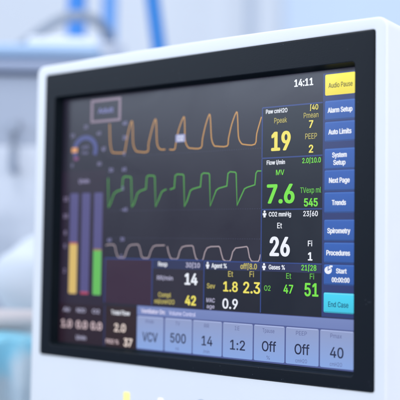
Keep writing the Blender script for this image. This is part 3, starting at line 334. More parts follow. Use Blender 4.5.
 'S': (447, '224,-9 197,-8 172,-4 149,1 128,9 108,19 91,31 76,45 64,60 54,77 46,96 41,115 38,137 104,137 107,123 110,110 116,98 123,88 132,79 142,71 154,64 166,59 180,55 194,52 209,50 224,49 241,50 257,52 272,55 286,60 299,66 311,74 321,82 329,92 336,102 341,114 345,126 346,139 345,151 342,161 338,171 332,179 325,186 316,193 307,199 296,205 284,209 272,214 259,218 245,222 184,239 154,249 128,260 105,274 86,289 71,307 60,326 54,348 52,372 53,393 58,413 65,431 75,448 87,463 102,476 119,488 138,498 158,506 180,511 203,514 227,516 252,514 275,511 296,505 316,498 334,488 351,476 365,463 377,449 387,433 394,415 399,397 401,378 337,378 334,396 326,412 316,426 302,437 286,447 267,453 247,457 225,459 209,458 194,456 180,452 167,448 156,442 145,435 136,427 129,418 123,409 118,398 116,387 115,376 116,363 119,352 124,342 131,334 139,326 148,319 158,313 169,308 180,304 191,300 202,296 212,293 264,279 276,276 287,272 299,268 312,264 324,258 336,252 347,245 359,238 369,229 379,220 387,209 395,198 401,185 405,171 407,155 408,139 407,118 403,99 396,81 386,64 374,48 360,34 343,21 323,11 302,2 278,-4 252,-8', '69.71.70 68.71.69 68.72.71 67.72.68 67.73.72 66.73.67 66.74.73 65.74.66 65.75.74 64.75.65 64.76.75 64.77.76 63.77.64 63.91.77 91.90.77 90.78.77 62.92.63 92.91.63 62.93.92 89.78.90 62.94.93 88.78.89 62.95.94 88.79.78 61.95.62 61.96.95 87.79.88 61.97.96 86.79.87 61.98.97 86.80.79 60.98.61 60.99.98 85.80.86 60.100.99 85.81.80 59.100.60 84.81.85 59.101.100 59.102.101 84.82.81 83.82.84 58.102.59 58.103.102 58.104.103 57.104.58 57.105.104 57.106.105 56.106.57 56.107.106 56.108.107 55.108.56 55.109.108 55.110.109 55.111.110 55.112.111 54.112.55 54.113.112 54.114.113 54.115.114 54.116.115 53.116.54 53.117.116 53.118.117 52.118.53 52.119.118 52.120.119 52.121.120 51.121.52 51.122.121 51.123.122 50.123.51 50.124.123 49.124.50 49.125.124 49.126.125 48.126.49 48.127.126 47.127.48 46.127.47 45.127.46 45.128.127 44.128.45 43.128.44 43.129.128 42.129.43 41.129.42 41.130.129 40.130.41 40.131.130 39.131.40 38.131.39 38.132.131 37.132.38 36.132.37 36.133.132 11.13.12 11.14.13 35.133.36 11.15.14 35.134.133 10.15.11 34.134.35 10.16.15 33.134.34 33.135.134 10.17.16 9.17.10 32.135.33 9.18.17 31.135.32 31.136.135 9.19.18 8.19.9 30.136.31 8.20.19 29.136.30 8.21.20 29.137.136 28.137.29 7.21.8 7.22.21 27.137.28 7.23.22 26.137.27 7.24.23 25.137.26 7.25.24 7.137.25 7.138.137 6.138.7 6.139.138 5.139.6 5.140.139 4.140.5 4.141.140 3.141.4 3.142.141 2.142.3 2.143.142 1.143.2 1.0.143'),
 'T': (449, '32,452 32,509 417,509 417,452 257,452 257,0 193,0 193,452', '0.2.1 0.3.2 7.3.0 6.4.7 4.3.7 6.5.4'),
 'V': (480, '204,0 278,0 289,31 193,31 297,52 185,52 241,52 215,137 153,137 328,137 267,137 215,138 153,138 328,138 267,138 192,206 128,206 353,206 290,206 84,509 16,509 463,509 395,509', '0.1.2.3 3.2.4.5 5.6.7.8 6.4.9.10 8.7.11.12 10.9.13.14 12.11.15.16 14.13.17.18 16.15.19.20 18.17.21.22'),
 'a': (389, '160,-9 142,-8 126,-5 110,-1 94,5 80,12 68,22 57,32 48,45 40,58 35,73 31,90 30,108 31,123 34,138 38,150 43,161 50,171 58,179 67,187 78,193 89,199 100,203 112,207 125,211 138,213 152,216 165,218 178,220 194,222 209,224 222,225 234,227 244,228 252,230 259,232 265,235 270,238 273,243 275,248 276,255 276,257 275,268 273,279 271,288 267,297 262,304 256,311 248,317 240,322 230,326 220,329 208,330 196,331 183,330 171,329 159,326 149,322 140,318 132,313 124,307 118,301 112,294 107,288 103,281 100,274 41,291 48,308 57,322 67,335 79,346 91,355 104,364 118,370 133,375 148,379 163,382 179,384 194,384 204,384 215,383 227,382 239,379 251,376 263,372 275,367 286,360 296,353 306,343 315,333 322,320 329,306 333,290 336,272 337,251 337,0 277,0 277,52 272,52 269,45 264,38 258,32 252,25 244,18 236,12 226,6 215,1 203,-3 190,-6 176,-8 170,45 187,46 202,49 216,53 228,59 239,66 248,74 257,83 263,93 269,104 272,115 275,126 276,138 276,190 273,188 270,186 265,184 259,182 253,180 246,179 239,177 231,176 223,175 216,173 208,172 200,171 193,170 186,169 181,169 175,168 165,166 154,164 144,162 134,159 125,155 117,150 110,145 103,139 98,132 95,124 93,115 92,105 92,95 94,87 98,79 102,72 107,66 114,61 121,56 130,52 139,49 149,47 159,46', '77.79.78 77.80.79 76.80.77 76.81.80 75.81.76 75.82.81 74.82.75 74.83.82 74.84.83 73.84.74 73.85.84 72.85.73 72.86.85 71.86.72 71.87.86 70.87.71 70.88.87 69.88.70 69.89.88 68.54.69 54.53.69 53.89.69 53.52.89 52.90.89 68.55.54 51.90.52 68.56.55 50.90.51 68.57.56 49.90.50 68.58.57 67.58.68 48.90.49 48.91.90 67.59.58 47.91.48 67.60.59 46.91.47 66.60.67 66.61.60 46.92.91 45.92.46 66.62.61 44.92.45 66.63.62 65.64.66 64.63.66 44.93.92 43.93.44 42.93.43 42.94.93 41.94.42 40.94.41 39.94.40 39.95.94 38.95.39 37.95.38 36.95.37 35.123.36 123.95.36 34.123.35 33.123.34 32.123.33 31.123.32 30.123.31 29.123.30 28.123.29 27.123.28 26.123.27 25.123.26 24.123.25 23.123.24 22.123.23 21.123.22 20.123.21 19.123.20 19.124.123 122.95.123 19.125.124 18.125.19 18.126.125 18.127.126 18.128.127 18.129.128 17.129.18 17.130.129 17.131.130 17.132.131 17.133.132 17.134.133 17.135.134 17.136.135 16.136.17 16.137.136 16.138.137 16.139.138 16.140.139 16.141.140 16.142.141 16.143.142 15.143.16 15.144.143 15.145.144 15.146.145 14.146.15 14.147.146 14.148.147 121.95.122 13.148.14 13.149.148 120.95.121 13.150.149 12.150.13 12.151.150 119.95.120 11.151.12 11.152.151 118.95.119 11.153.152 117.95.118 10.153.11 10.154.153 116.97.117 97.95.117 10.155.154 115.97.116 9.155.10 9.156.155 9.157.156 114.97.115 9.158.157 113.97.114 8.158.9 8.159.158 112.98.113 98.97.113 8.160.159 112.99.98 96.95.97 8.161.160 111.99.112 8.162.161 110.99.111 8.110.162 8.99.110 8.100.99 7.100.8 7.101.100 6.101.7 6.102.101 6.103.102 5.103.6 5.104.103 4.104.5 4.105.104 4.106.105 3.106.4 3.107.106 2.107.3 2.108.107 1.108.2 1.109.108 0.109.1'),
 'c': (396, '207,-8 182,-7 159,-2 137,6 117,16 98,30 82,46 68,64 56,85 46,108 40,133 36,159 34,187 36,216 40,243 46,268 56,291 68,312 82,330 98,346 117,360 137,371 159,378 182,383 207,384 221,384 234,383 247,380 260,377 272,373 284,368 295,362 305,356 315,349 324,341 332,332 340,322 347,312 353,301 358,289 362,277 303,262 301,269 298,276 294,283 290,289 286,295 281,301 276,306 270,311 264,315 257,319 250,322 242,325 234,327 226,329 217,329 207,330 189,329 173,325 158,319 145,310 134,300 124,287 115,274 108,258 103,242 99,224 97,206 96,187 97,169 99,151 103,134 108,117 115,102 124,89 134,76 145,66 158,57 173,51 189,48 207,46 217,47 226,48 234,49 243,52 250,54 258,58 264,62 271,66 277,71 282,76 287,82 292,89 296,95 299,102 302,110 304,117 363,102 359,90 354,78 348,67 341,56 334,46 325,37 316,29 306,21 296,15 285,9 273,4 261,-1 248,-4 235,-6 221,-8', '23.25.24 23.26.25 22.26.23 22.27.26 22.28.27 21.28.22 21.29.28 21.30.29 20.30.21 20.31.30 20.32.31 19.32.20 19.33.32 19.34.33 18.34.19 18.35.34 18.57.35 57.56.35 56.36.35 17.58.18 58.57.18 55.36.56 17.59.58 54.36.55 53.36.54 17.60.59 52.36.53 51.36.52 51.37.36 50.37.51 17.61.60 49.37.50 16.61.17 49.38.37 48.38.49 16.62.61 47.38.48 46.38.47 46.39.38 16.63.62 45.39.46 15.63.16 44.39.45 44.40.39 15.64.63 43.40.44 43.42.40 42.41.40 15.65.64 14.65.15 14.66.65 13.66.14 13.67.66 13.68.67 12.68.13 12.69.68 11.69.12 11.70.69 11.71.70 10.71.11 10.72.71 10.73.72 9.73.10 9.74.73 96.98.97 95.98.96 8.74.9 95.99.98 94.99.95 8.75.74 93.99.94 93.100.99 92.100.93 8.76.75 7.76.8 91.100.92 91.101.100 7.77.76 90.101.91 89.101.90 89.102.101 88.102.89 7.78.77 6.78.7 87.102.88 86.102.87 6.79.78 86.103.102 85.103.86 84.103.85 6.80.79 83.103.84 82.103.83 6.81.80 81.103.82 6.103.81 6.104.103 5.104.6 5.105.104 4.105.5 4.106.105 4.107.106 3.107.4 3.108.107 3.109.108 2.109.3 2.110.109 2.111.110 1.111.2 1.112.111 1.113.112 0.113.1'),
 'd': (424, '195,-8 172,-7 151,-2 130,5 111,16 94,29 79,45 66,64 55,84 46,108 39,133 35,160 34,189 35,218 39,245 46,270 55,293 66,313 79,332 95,347 112,361 131,371 151,378 173,383 196,384 213,384 228,381 241,378 253,373 263,367 272,360 280,353 287,346 293,338 298,331 303,325 306,319 311,319 311,509 372,509 372,0 313,0 313,59 307,59 303,53 298,46 293,39 287,31 280,24 272,17 263,10 252,4 241,-1 227,-5 212,-7 205,47 221,48 236,51 250,57 263,65 274,75 284,86 293,100 299,115 305,132 309,150 311,169 312,189 311,210 309,229 305,247 300,263 293,278 284,291 275,302 263,312 251,320 237,325 221,329 205,330 187,329 172,325 157,319 145,311 133,301 124,290 115,276 108,261 103,245 99,227 97,209 96,189 97,170 99,151 103,133 109,117 115,101 124,88 134,76 145,66 158,57 172,51 188,48', '37.39.38 37.40.39 23.25.24 23.26.25 22.26.23 22.27.26 21.27.22 21.28.27 21.29.28 20.29.21 20.30.29 19.30.20 19.31.30 19.32.31 18.32.19 18.33.32 18.34.33 17.80.18 80.79.18 79.34.18 79.35.34 78.35.79 77.35.78 17.81.80 76.35.77 17.82.81 76.36.35 75.36.76 17.83.82 75.37.36 75.74.37 74.73.37 73.72.37 72.71.37 71.70.37 70.40.37 16.83.17 16.84.83 16.85.84 15.85.16 15.86.85 15.87.86 14.87.15 14.88.87 69.40.70 14.89.88 13.89.14 68.40.69 13.90.89 12.90.13 67.40.68 12.91.90 12.92.91 66.40.67 11.92.12 11.93.92 65.40.66 10.93.11 10.94.93 64.40.65 10.95.94 9.95.10 63.40.64 9.96.95 62.40.63 8.96.9 8.97.96 61.42.62 42.40.62 8.98.97 60.42.61 7.98.8 7.99.98 59.42.60 7.100.99 58.43.59 43.42.59 6.100.7 58.44.43 41.40.42 6.101.100 57.44.58 57.45.44 6.102.101 56.45.57 6.55.102 55.45.56 6.45.55 6.46.45 5.46.6 5.47.46 5.48.47 4.48.5 4.49.48 4.50.49 3.50.4 3.51.50 2.51.3 2.52.51 2.53.52 1.53.2 1.54.53 0.54.1'),
 'e': (404, '212,-8 231,-7 185,-7 249,-5 175,-5 262,-2 161,-2 266,-1 158,-1 283,4 144,4 287,6 138,6 298,11 128,11 306,16 117,16 311,19 113,19 324,29 99,29 325,30 98,30 335,39 89,39 341,46 82,46 212,46 195,47 81,47 342,47 224,47 190,48 80,48 342,48 234,48 179,50 79,50 344,50 244,50 176,51 78,51 345,51 247,51 171,53 77,53 346,53 254,53 165,55 75,55 348,55 260,55 163,56 74,56 348,56 263,56 151,61 70,61 352,61 271,61 148,63 69,63 353,63 274,63 147,64 68,64 354,64 275,64 144,66 67,66 354,66 278,66 139,70 65,70 356,70 282,70 136,73 63,73 358,73 285,73 131,77 61,77 360,77 289,77 128,80 59,80 361,80 292,80 124,85 56,85 363,85 295,85 121,88 55,88 364,88 297,88 119,91 53,91 365,91 299,91 118,92 53,92 361,92 300,92 116,96 51,96 344,96 302,96 111,105 47,105 306,105 110,106 47,106 109,108 46,108 104,122 42,122 102,132 40,132 100,139 39,139 97,157 35,157 97,159 35,159 96,169 35,169 371,169 371,178 34,178 371,187 34,187 371,194 34,194 371,202 35,202 370,211 35,211 370,215 35,215 370,219 36,219 370,220 36,220 370,221 36,221 97,221 97,226 37,226 309,221 369,226 308,226 98,237 38,237 368,237 307,237 99,241 39,241 368,241 306,241 99,242 39,242 368,242 306,242 102,254 42,254 365,254 303,254 103,256 43,256 365,256 302,256 106,263 45,263 363,263 300,263 108,267 46,267 362,267 299,267 109,269 47,269 361,269 298,269 109,270 47,270 361,270 297,270 116,282 52,282 357,282 291,282 122,290 55,290 354,290 286,290 125,294 57,294 352,294 283,294 130,299 60,299 350,299 278,299 135,304 63,304 347,304 274,304 136,305 64,305 347,305 273,305 144,311 67,311 343,311 266,311 146,313 69,313 342,313 264,313 148,314 69,314 342,314 263,314 149,315 70,315 341,315 261,315 159,321 75,321 337,321 250,321 173,326 79,326 333,326 237,326 189,329 81,329 331,329 222,329 205,330 82,330 330,330 319,341 92,341 313,346 97,346 307,351 104,351 297,359 115,359 294,361 119,361 280,368 131,368 275,370 135,370 266,374 146,374 254,378 157,378 251,379 162,379 236,382 175,382 228,383 180,383 221,384 205,384', '0.1.2 2.1.3.4 4.3.5.6 6.5.7.8 8.7.9.10 10.9.11.12 12.11.13.14 14.13.15.16 16.15.17.18 18.17.19.20 20.19.21.22 22.21.23.24 24.23.25.26 26.27.28.29 27.25.30.31 29.28.32.33 31.30.34.35 33.32.36.37 35.34.38.39 37.36.40.41 39.38.42.43 41.40.44.45 43.42.46.47 45.44.48.49 47.46.50.51 49.48.52.53 51.50.54.55 53.52.56.57 55.54.58.59 57.56.60.61 59.58.62.63 61.60.64.65 63.62.66.67 65.64.68.69 67.66.70.71 69.68.72.73 71.70.74.75 73.72.76.77 75.74.78.79 77.76.80.81 79.78.82.83 81.80.84.85 83.82.86.87 85.84.88.89 87.86.90.91 89.88.92.93 91.90.94.95 93.92.96.97 95.94.98.99 97.96.100.101 99.98.102.103 101.100.104.105 103.102.106.107 105.104.108.109 107.106.110 109.108.111.112 112.111.113.114 114.113.115.116 116.115.117.118 118.117.119.120 120.119.121.122 122.121.123.124 124.123.125.126 126.127.128.129 129.128.130.131 131.130.132.133 133.132.134.135 135.134.136.137 137.136.138.139 139.138.140.141 141.140.142.143 143.142.144.145 145.146.147.148 149.144.150.151 148.147.152.153 151.150.154.155 153.152.156.157 155.154.158.159 157.156.160.161 159.158.162.163 161.160.164.165 163.162.166.167 165.164.168.169 167.166.170.171 169.168.172.173 171.170.174.175 173.172.176.177 175.174.178.179 177.176.180.181 179.178.182.183 181.180.184.185 183.182.186.187 185.184.188.189 187.186.190.191 189.188.192.193 191.190.194.195 193.192.196.197 195.194.198.199 197.196.200.201 199.198.202.203 201.200.204.205 203.202.206.207 205.204.208.209 207.206.210.211 209.208.212.213 211.210.214.215 213.212.216.217 215.214.218.219 217.216.220.221 219.218.222.223 221.220.224.225 223.222.226.227 225.224.228.229 227.226.230.231 229.228.232.233 231.230.234.235 233.232.236.237 235.234.238.239 237.236.240.241 239.238.242.240 241.242.243.244 244.243.245.246 246.245.247.248 248.247.249.250 250.249.251.252 252.251.253.254 254.253.255.256 256.255.257.258 258.257.259.260 260.259.261.262 262.261.263.264 264.263.265.266 266.265.267.268'),
 'f': (254, '81,0 142,0 142,327 81,327 6,327 228,327 228,379 6,379 81,379 142,379 142,419 81,419 142,431 81,431 142,432 81,432 145,443 82,443 147,447 82,447 149,452 83,452 154,460 84,460 155,461 84,461 162,466 86,466 166,468 87,468 171,470 87,470 227,468 228,470 221,470 178,472 88,472 228,472 215,472 182,473 89,473 229,473 205,473 195,474 89,474 229,474 232,486 96,486 235,496 104,496 238,505 113,505 241,513 124,513 242,519 135,519 243,521 140,521 232,524 148,524 222,527 161,527 199,529 174,529 187,530', '0.1.2.3 4.5.6.7 8.9.10.11 11.10.12.13 13.12.14.15 15.14.16.17 17.16.18.19 19.18.20.21 21.20.22.23 23.22.24.25 25.24.26.27 27.26.28.29 29.28.30.31 32.33.34 31.30.35.36 34.33.37.38 36.35.39.40 38.37.41.42 40.39.43.44 42.41.45.43 44.45.46.47 47.46.48.49 49.48.50.51 51.50.52.53 53.52.54.55 55.54.56.57 57.56.58.59 59.58.60.61 61.60.62.63 63.62.64'),
 'g': (425, '207,-151 187,-150 168,-148 150,-144 134,-140 119,-134 105,-127 93,-119 82,-110 73,-101 64,-91 57,-80 51,-69 101,-41 106,-47 110,-53 116,-59 122,-66 128,-72 136,-78 145,-83 154,-88 165,-92 178,-95 192,-97 207,-97 229,-96 249,-92 267,-85 282,-75 295,-62 304,-47 310,-28 311,-6 311,68 306,68 302,62 298,56 293,49 287,41 280,34 272,28 263,21 252,16 241,11 227,8 212,5 195,5 173,6 152,10 132,17 113,27 95,39 80,53 67,71 55,90 46,112 39,136 35,163 34,191 35,220 39,246 46,271 55,293 66,314 80,332 95,347 112,361 131,371 152,378 173,383 196,384 213,384 228,382 242,378 253,373 264,367 273,360 281,353 288,346 294,338 299,331 304,325 308,319 313,319 313,379 372,379 372,-9 371,-32 367,-54 360,-73 350,-90 338,-104 324,-117 308,-127 291,-136 271,-142 251,-147 229,-150 205,59 222,60 237,63 251,68 264,75 275,84 285,95 293,107 300,121 305,137 309,154 312,172 312,193 312,212 309,231 305,248 300,264 293,278 285,291 275,303 264,312 251,320 237,325 222,329 205,330 188,329 172,325 158,320 145,312 134,302 124,290 115,277 109,262 103,246 99,229 97,212 96,193 97,173 99,155 103,138 109,123 116,108 124,96 134,85 145,76 158,68 172,63 188,60', '70.72.71 70.73.72 69.73.70 69.74.73 84.86.85 84.87.86 68.74.69 68.75.74 68.76.75 67.76.68 67.77.76 66.77.67 66.78.77 66.79.78 65.79.66 65.80.79 65.81.80 64.124.65 124.123.65 123.81.65 123.82.81 122.82.123 121.82.122 64.125.124 120.82.121 64.126.125 120.83.82 119.83.120 64.127.126 119.84.83 119.118.84 118.117.84 117.116.84 116.115.84 115.114.84 114.87.84 63.127.64 63.128.127 63.129.128 62.129.63 62.130.129 62.131.130 61.131.62 61.132.131 113.87.114 61.133.132 60.133.61 112.87.113 60.134.133 59.134.60 111.87.112 59.135.134 59.136.135 110.87.111 58.136.59 58.137.136 109.87.110 57.137.58 57.138.137 108.87.109 57.139.138 107.87.108 56.139.57 56.140.139 106.87.107 55.140.56 55.141.140 105.34.106 34.87.106 55.142.141 104.34.105 54.142.55 54.143.142 103.34.104 54.144.143 102.35.103 35.34.103 53.144.54 53.145.144 102.36.35 33.87.34 101.36.102 53.146.145 100.36.101 100.37.36 53.99.146 99.37.100 53.37.99 53.38.37 52.38.53 52.39.38 52.40.39 51.40.52 51.41.40 51.42.41 50.42.51 50.43.42 49.43.50 49.44.43 49.45.44 48.45.49 48.46.45 47.46.48 32.87.33 32.88.87 31.88.32 31.89.88 12.14.13 12.15.14 30.89.31 12.16.15 30.90.89 12.17.16 29.90.30 12.18.17 11.18.12 11.19.18 29.91.90 28.91.29 11.20.19 10.20.11 10.21.20 27.91.28 10.22.21 27.92.91 9.22.10 26.92.27 9.23.22 9.24.23 25.92.26 9.25.24 9.92.25 8.92.9 8.93.92 7.93.8 7.94.93 6.94.7 5.94.6 5.95.94 4.95.5 4.96.95 3.96.4 3.97.96 2.97.3 2.98.97 1.98.2 1.0.98'),
 'i': (167, '84,443 75,444 67,446 60,449 54,455 48,461 44,468 42,475 41,483 42,491 44,499 48,506 54,512 60,517 67,521 75,523 84,524 92,523 100,521 107,517 114,512 119,506 123,499 126,491 126,483 126,475 123,468 119,461 114,455 107,449 100,446 92,444 53,0 53,379 114,379 114,0', '32.34.33 32.35.34 15.17.16 14.17.15 14.18.17 13.18.14 13.19.18 12.19.13 12.20.19 11.20.12 11.21.20 10.21.11 10.22.21 9.22.10 9.23.22 8.23.9 8.24.23 7.24.8 7.25.24 6.25.7 6.26.25 5.26.6 5.27.26 4.27.5 4.28.27 3.28.4 3.29.28 2.29.3 2.30.29 1.30.2 1.31.30 0.31.1'),
 'k': (381, '53,0 114,0 114,137 53,137 294,0 372,0 264,137 186,137 114,141 53,141 261,141 183,141 154,178 53,178 231,178 225,186 53,186 215,199 53,199 204,212 53,212 114,212 114,216 53,216 121,212 201,216 125,216 114,229 53,229 213,229 138,229 114,379 53,379 360,379 284,379 114,509 53,509', '0.1.2.3 4.5.6.7 3.2.8.9 7.6.10.11 9.8.12.13 11.10.14.12 13.14.15.16 16.15.17.18 18.17.19.20 20.21.22.23 24.19.25.26 23.22.27.28 26.25.29.30 28.27.31.32 30.29.33.34 32.31.35.36'),
 'l': (189, '139,-2 119,-1 101,3 86,10 74,20 65,33 58,47 54,65 53,84 53,509 114,509 114,99 114,87 115,77 117,68 120,62 124,58 130,54 137,53 146,52 150,52 154,52 158,52 160,53 163,53 165,53 167,54 170,54 181,3 176,2 172,1 167,0 162,-1 156,-2 151,-2 145,-2', '8.10.9 8.11.10 8.12.11 8.13.12 7.13.8 7.14.13 7.15.14 6.15.7 6.16.15 6.17.16 6.18.17 26.28.27 25.28.26 24.28.25 23.28.24 22.28.23 6.19.18 21.28.22 20.28.21 19.28.20 6.28.19 5.28.6 4.28.5 3.28.4 2.28.3 1.28.2 1.29.28 1.30.29 1.31.30 1.32.31 1.33.32 0.33.1 0.34.33 0.35.34'),
 'm': (610, '53,0 53,379 112,379 112,295 108,295 112,310 118,323 125,335 132,346 141,355 151,363 161,370 172,376 183,380 195,384 207,386 219,386 239,385 257,380 273,372 287,361 299,347 309,331 316,314 321,295 312,295 317,308 322,321 329,332 337,343 347,353 357,361 368,369 381,375 394,380 407,383 422,385 437,386 453,385 468,383 483,378 497,372 510,364 522,354 532,342 541,328 548,313 553,296 556,276 557,255 557,0 496,0 496,254 494,273 490,289 483,302 473,313 460,321 447,326 433,329 419,330 406,330 395,328 384,324 374,320 365,314 358,307 351,299 345,290 341,280 338,270 336,259 335,247 335,0 274,0 274,260 273,275 269,288 262,301 253,311 242,320 229,326 215,329 199,330 188,330 178,328 168,325 158,320 148,314 140,307 132,299 126,289 121,278 117,266 114,253 114,238 114,0', '15.17.16 36.38.37 14.17.15 35.38.36 35.39.38 14.18.17 13.18.14 34.39.35 34.40.39 12.18.13 33.40.34 12.19.18 0.2.1 0.4.2 4.5.2 5.3.2 33.41.40 11.19.12 32.41.33 11.20.19 32.42.41 10.20.11 31.42.32 31.43.42 9.20.10 30.43.31 9.21.20 8.21.9 30.44.43 29.44.30 8.22.21 7.22.8 28.44.29 28.45.44 6.84.7 84.83.7 83.22.7 27.61.28 61.60.28 60.45.28 83.82.22 82.23.22 59.45.60 6.85.84 27.62.61 58.45.59 81.23.82 58.46.45 6.86.85 27.63.62 57.46.58 80.23.81 6.87.86 27.64.63 5.87.6 26.64.27 56.46.57 5.88.87 26.65.64 79.23.80 5.89.88 79.26.23 26.24.23 26.66.65 56.47.46 55.47.56 78.26.79 3.89.5 78.25.26 24.66.26 3.90.89 24.67.66 54.47.55 77.25.78 24.68.67 3.91.90 54.48.47 0.3.4 0.93.3 93.92.3 92.91.3 77.24.25 77.68.24 77.69.68 53.48.54 76.69.77 76.70.69 53.49.48 75.70.76 52.49.53 75.71.70 0.94.93 74.71.75 74.72.71 52.50.49 51.50.52 0.95.94 74.73.72 0.96.95'),
 'n': (410, '114,227 114,0 53,0 53,379 112,379 112,287 102,287 112,312 124,332 137,349 152,362 169,372 187,379 207,383 227,384 246,383 264,380 280,376 295,369 309,360 321,349 332,336 341,321 348,304 353,285 356,264 357,240 357,0 296,0 296,235 295,256 290,275 283,291 273,304 260,315 246,323 229,328 210,329 197,328 184,326 172,322 161,317 150,311 141,303 133,293 126,283 121,271 117,257 114,243', '13.15.14 13.16.15 12.16.13 12.17.16 2.4.3 2.6.4 6.5.4 11.17.12 11.18.17 10.18.11 10.19.18 9.19.10 9.20.19 8.20.9 8.21.20 8.37.21 37.22.21 7.39.8 39.38.8 38.37.8 36.22.37 35.22.36 7.40.39 34.22.35 7.41.40 34.23.22 7.42.41 33.23.34 6.42.7 6.43.42 32.23.33 32.24.23 6.44.43 6.45.44 31.24.32 2.47.6 47.46.6 46.45.6 31.25.24 30.25.31 30.26.25 2.48.47 29.26.30 2.0.48 29.27.26 28.27.29 2.1.0'),
 'o': (415, '207,-8 182,-7 159,-2 137,6 117,16 98,30 82,46 68,64 56,85 46,108 40,133 36,159 34,187 36,216 40,243 46,268 56,291 68,312 82,330 98,346 117,360 137,371 159,378 182,383 207,384 233,383 256,378 278,371 299,360 317,346 333,330 347,312 359,291 369,268 376,243 380,216 381,187 380,159 376,133 369,108 359,85 347,64 333,46 317,30 299,16 278,6 256,-2 233,-7 207,46 226,48 242,51 257,57 270,66 282,76 292,89 300,102 307,117 312,134 316,151 318,169 319,187 318,206 316,224 312,242 307,258 300,274 292,287 282,300 270,310 257,319 242,325 226,329 207,330 189,329 173,325 158,319 145,310 134,300 124,287 115,274 108,258 103,242 99,224 97,206 96,187 97,169 99,151 103,134 108,117 115,102 124,89 134,76 145,66 158,57 173,51 189,48', '23.25.24 22.25.23 22.26.25 21.26.22 21.27.26 20.27.21 20.28.27 19.28.20 19.29.28 18.29.19 18.30.29 17.73.18 73.72.18 72.30.18 72.71.30 71.31.30 17.74.73 70.31.71 17.75.74 69.31.70 17.76.75 68.31.69 16.76.17 68.32.31 16.77.76 67.32.68 16.78.77 66.32.67 15.78.16 66.33.32 15.79.78 65.33.66 15.80.79 64.33.65 14.80.15 64.34.33 14.81.80 63.34.64 13.81.14 63.35.34 13.82.81 62.35.63 13.83.82 61.35.62 12.83.13 61.36.35 12.84.83 60.36.61 11.84.12 11.85.84 59.36.60 59.37.36 11.86.85 58.37.59 58.38.37 10.86.11 10.87.86 57.38.58 10.88.87 56.38.57 9.88.10 56.39.38 9.89.88 55.39.56 8.89.9 55.40.39 8.90.89 54.40.55 8.91.90 53.40.54 7.91.8 53.41.40 7.92.91 52.41.53 7.93.92 51.41.52 6.93.7 51.42.41 6.94.93 50.42.51 6.95.94 49.42.50 6.48.95 48.42.49 6.42.48 5.42.6 5.43.42 4.43.5 4.44.43 3.44.4 3.45.44 3.46.45 2.46.3 2.47.46 1.47.2 1.0.47'),
 'p': (424, '53,-143 53,379 112,379 112,319 118,319 122,325 126,331 131,338 137,346 144,353 152,360 161,367 171,373 183,378 197,381 212,384 229,384 252,383 274,378 294,371 313,361 330,347 345,332 359,313 370,293 379,270 385,245 389,218 390,189 389,160 385,133 379,108 370,84 359,64 346,45 330,29 313,16 294,5 274,-2 252,-7 229,-8 213,-7 198,-5 184,-1 173,4 162,10 153,17 145,24 138,31 132,39 127,46 122,53 118,59 114,59 114,-143 220,47 237,48 253,51 267,57 279,66 291,76 301,88 309,101 316,117 321,133 325,151 327,170 328,189 327,209 325,227 321,245 316,261 309,276 301,290 291,301 280,311 267,319 253,325 237,329 220,330 203,329 188,325 174,320 161,312 150,302 140,291 132,278 125,263 120,247 116,229 113,210 113,189 113,169 116,150 120,132 125,115 132,100 140,86 150,75 162,65 174,57 188,51 204,48', '15.17.16 14.17.15 14.18.17 13.18.14 0.2.1 0.3.2 13.19.18 12.19.13 11.19.12 11.20.19 10.20.11 10.21.20 9.21.10 8.21.9 8.22.21 7.22.8 6.22.7 6.79.22 79.78.22 78.23.22 5.79.6 5.80.79 5.81.80 77.23.78 5.82.81 76.23.77 4.82.5 4.83.82 75.23.76 0.4.3 0.89.4 89.88.4 88.87.4 87.86.4 86.85.4 85.84.4 84.83.4 75.24.23 74.24.75 73.24.74 73.25.24 72.25.73 71.25.72 71.26.25 70.26.71 69.26.70 69.27.26 0.90.89 68.27.69 68.28.27 0.91.90 67.28.68 0.92.91 66.28.67 66.29.28 65.29.66 0.93.92 65.30.29 64.30.65 0.94.93 63.30.64 63.31.30 0.95.94 62.31.63 0.53.95 53.96.95 62.32.31 61.32.62 53.97.96 60.32.61 53.98.97 60.33.32 59.33.60 53.99.98 58.33.59 53.52.99 52.100.99 58.34.33 0.54.53 51.100.52 57.34.58 51.101.100 50.101.51 56.34.57 50.102.101 55.34.56 50.55.102 50.34.55 49.34.50 49.35.34 48.35.49 47.35.48 47.36.35 46.36.47 45.36.46 45.37.36 44.37.45 44.38.37 43.38.44 42.38.43 42.39.38 41.39.42 41.40.39'),
 'r': (259, '53,0 114,0 114,237 53,237 114,250 53,250 117,262 53,262 121,273 53,273 126,284 53,284 132,293 53,293 140,301 53,301 149,309 53,309 159,315 53,315 170,319 53,319 176,321 53,321 112,321 112,322 53,322 115,321 179,322 116,322 112,323 53,323 182,323 116,323 243,322 243,323 236,323 112,324 53,324 188,324 116,324 243,324 230,324 112,325 53,325 194,325 117,325 243,325 218,325 112,326 53,326 207,326 118,326 243,326 112,335 53,335 243,335 122,335 112,347 53,347 243,347 130,347 112,358 53,358 243,358 140,358 112,367 53,367 243,367 152,367 112,375 53,375 243,375 166,375 112,379 53,379 243,379 178,379 243,380 181,380 243,384 196,384 229,384 213,385', '0.1.2.3 3.2.4.5 5.4.6.7 7.6.8.9 9.8.10.11 11.10.12.13 13.12.14.15 15.14.16.17 17.16.18.19 19.18.20.21 21.20.22.23 23.24.25.26 27.22.28.29 26.25.30.31 29.28.32.33 34.35.36 31.30.37.38 33.32.39.40 36.35.41.42 38.37.43.44 40.39.45.46 42.41.47.48 44.43.49.50 46.45.51.52 48.47.53.51 50.49.54.55 52.53.56.57 55.54.58.59 57.56.60.61 59.58.62.63 61.60.64.65 63.62.66.67 65.64.68.69 67.66.70.71 69.68.72.73 71.70.74.75 73.72.76.77 77.76.78.79 79.78.80.81 81.82.83'),
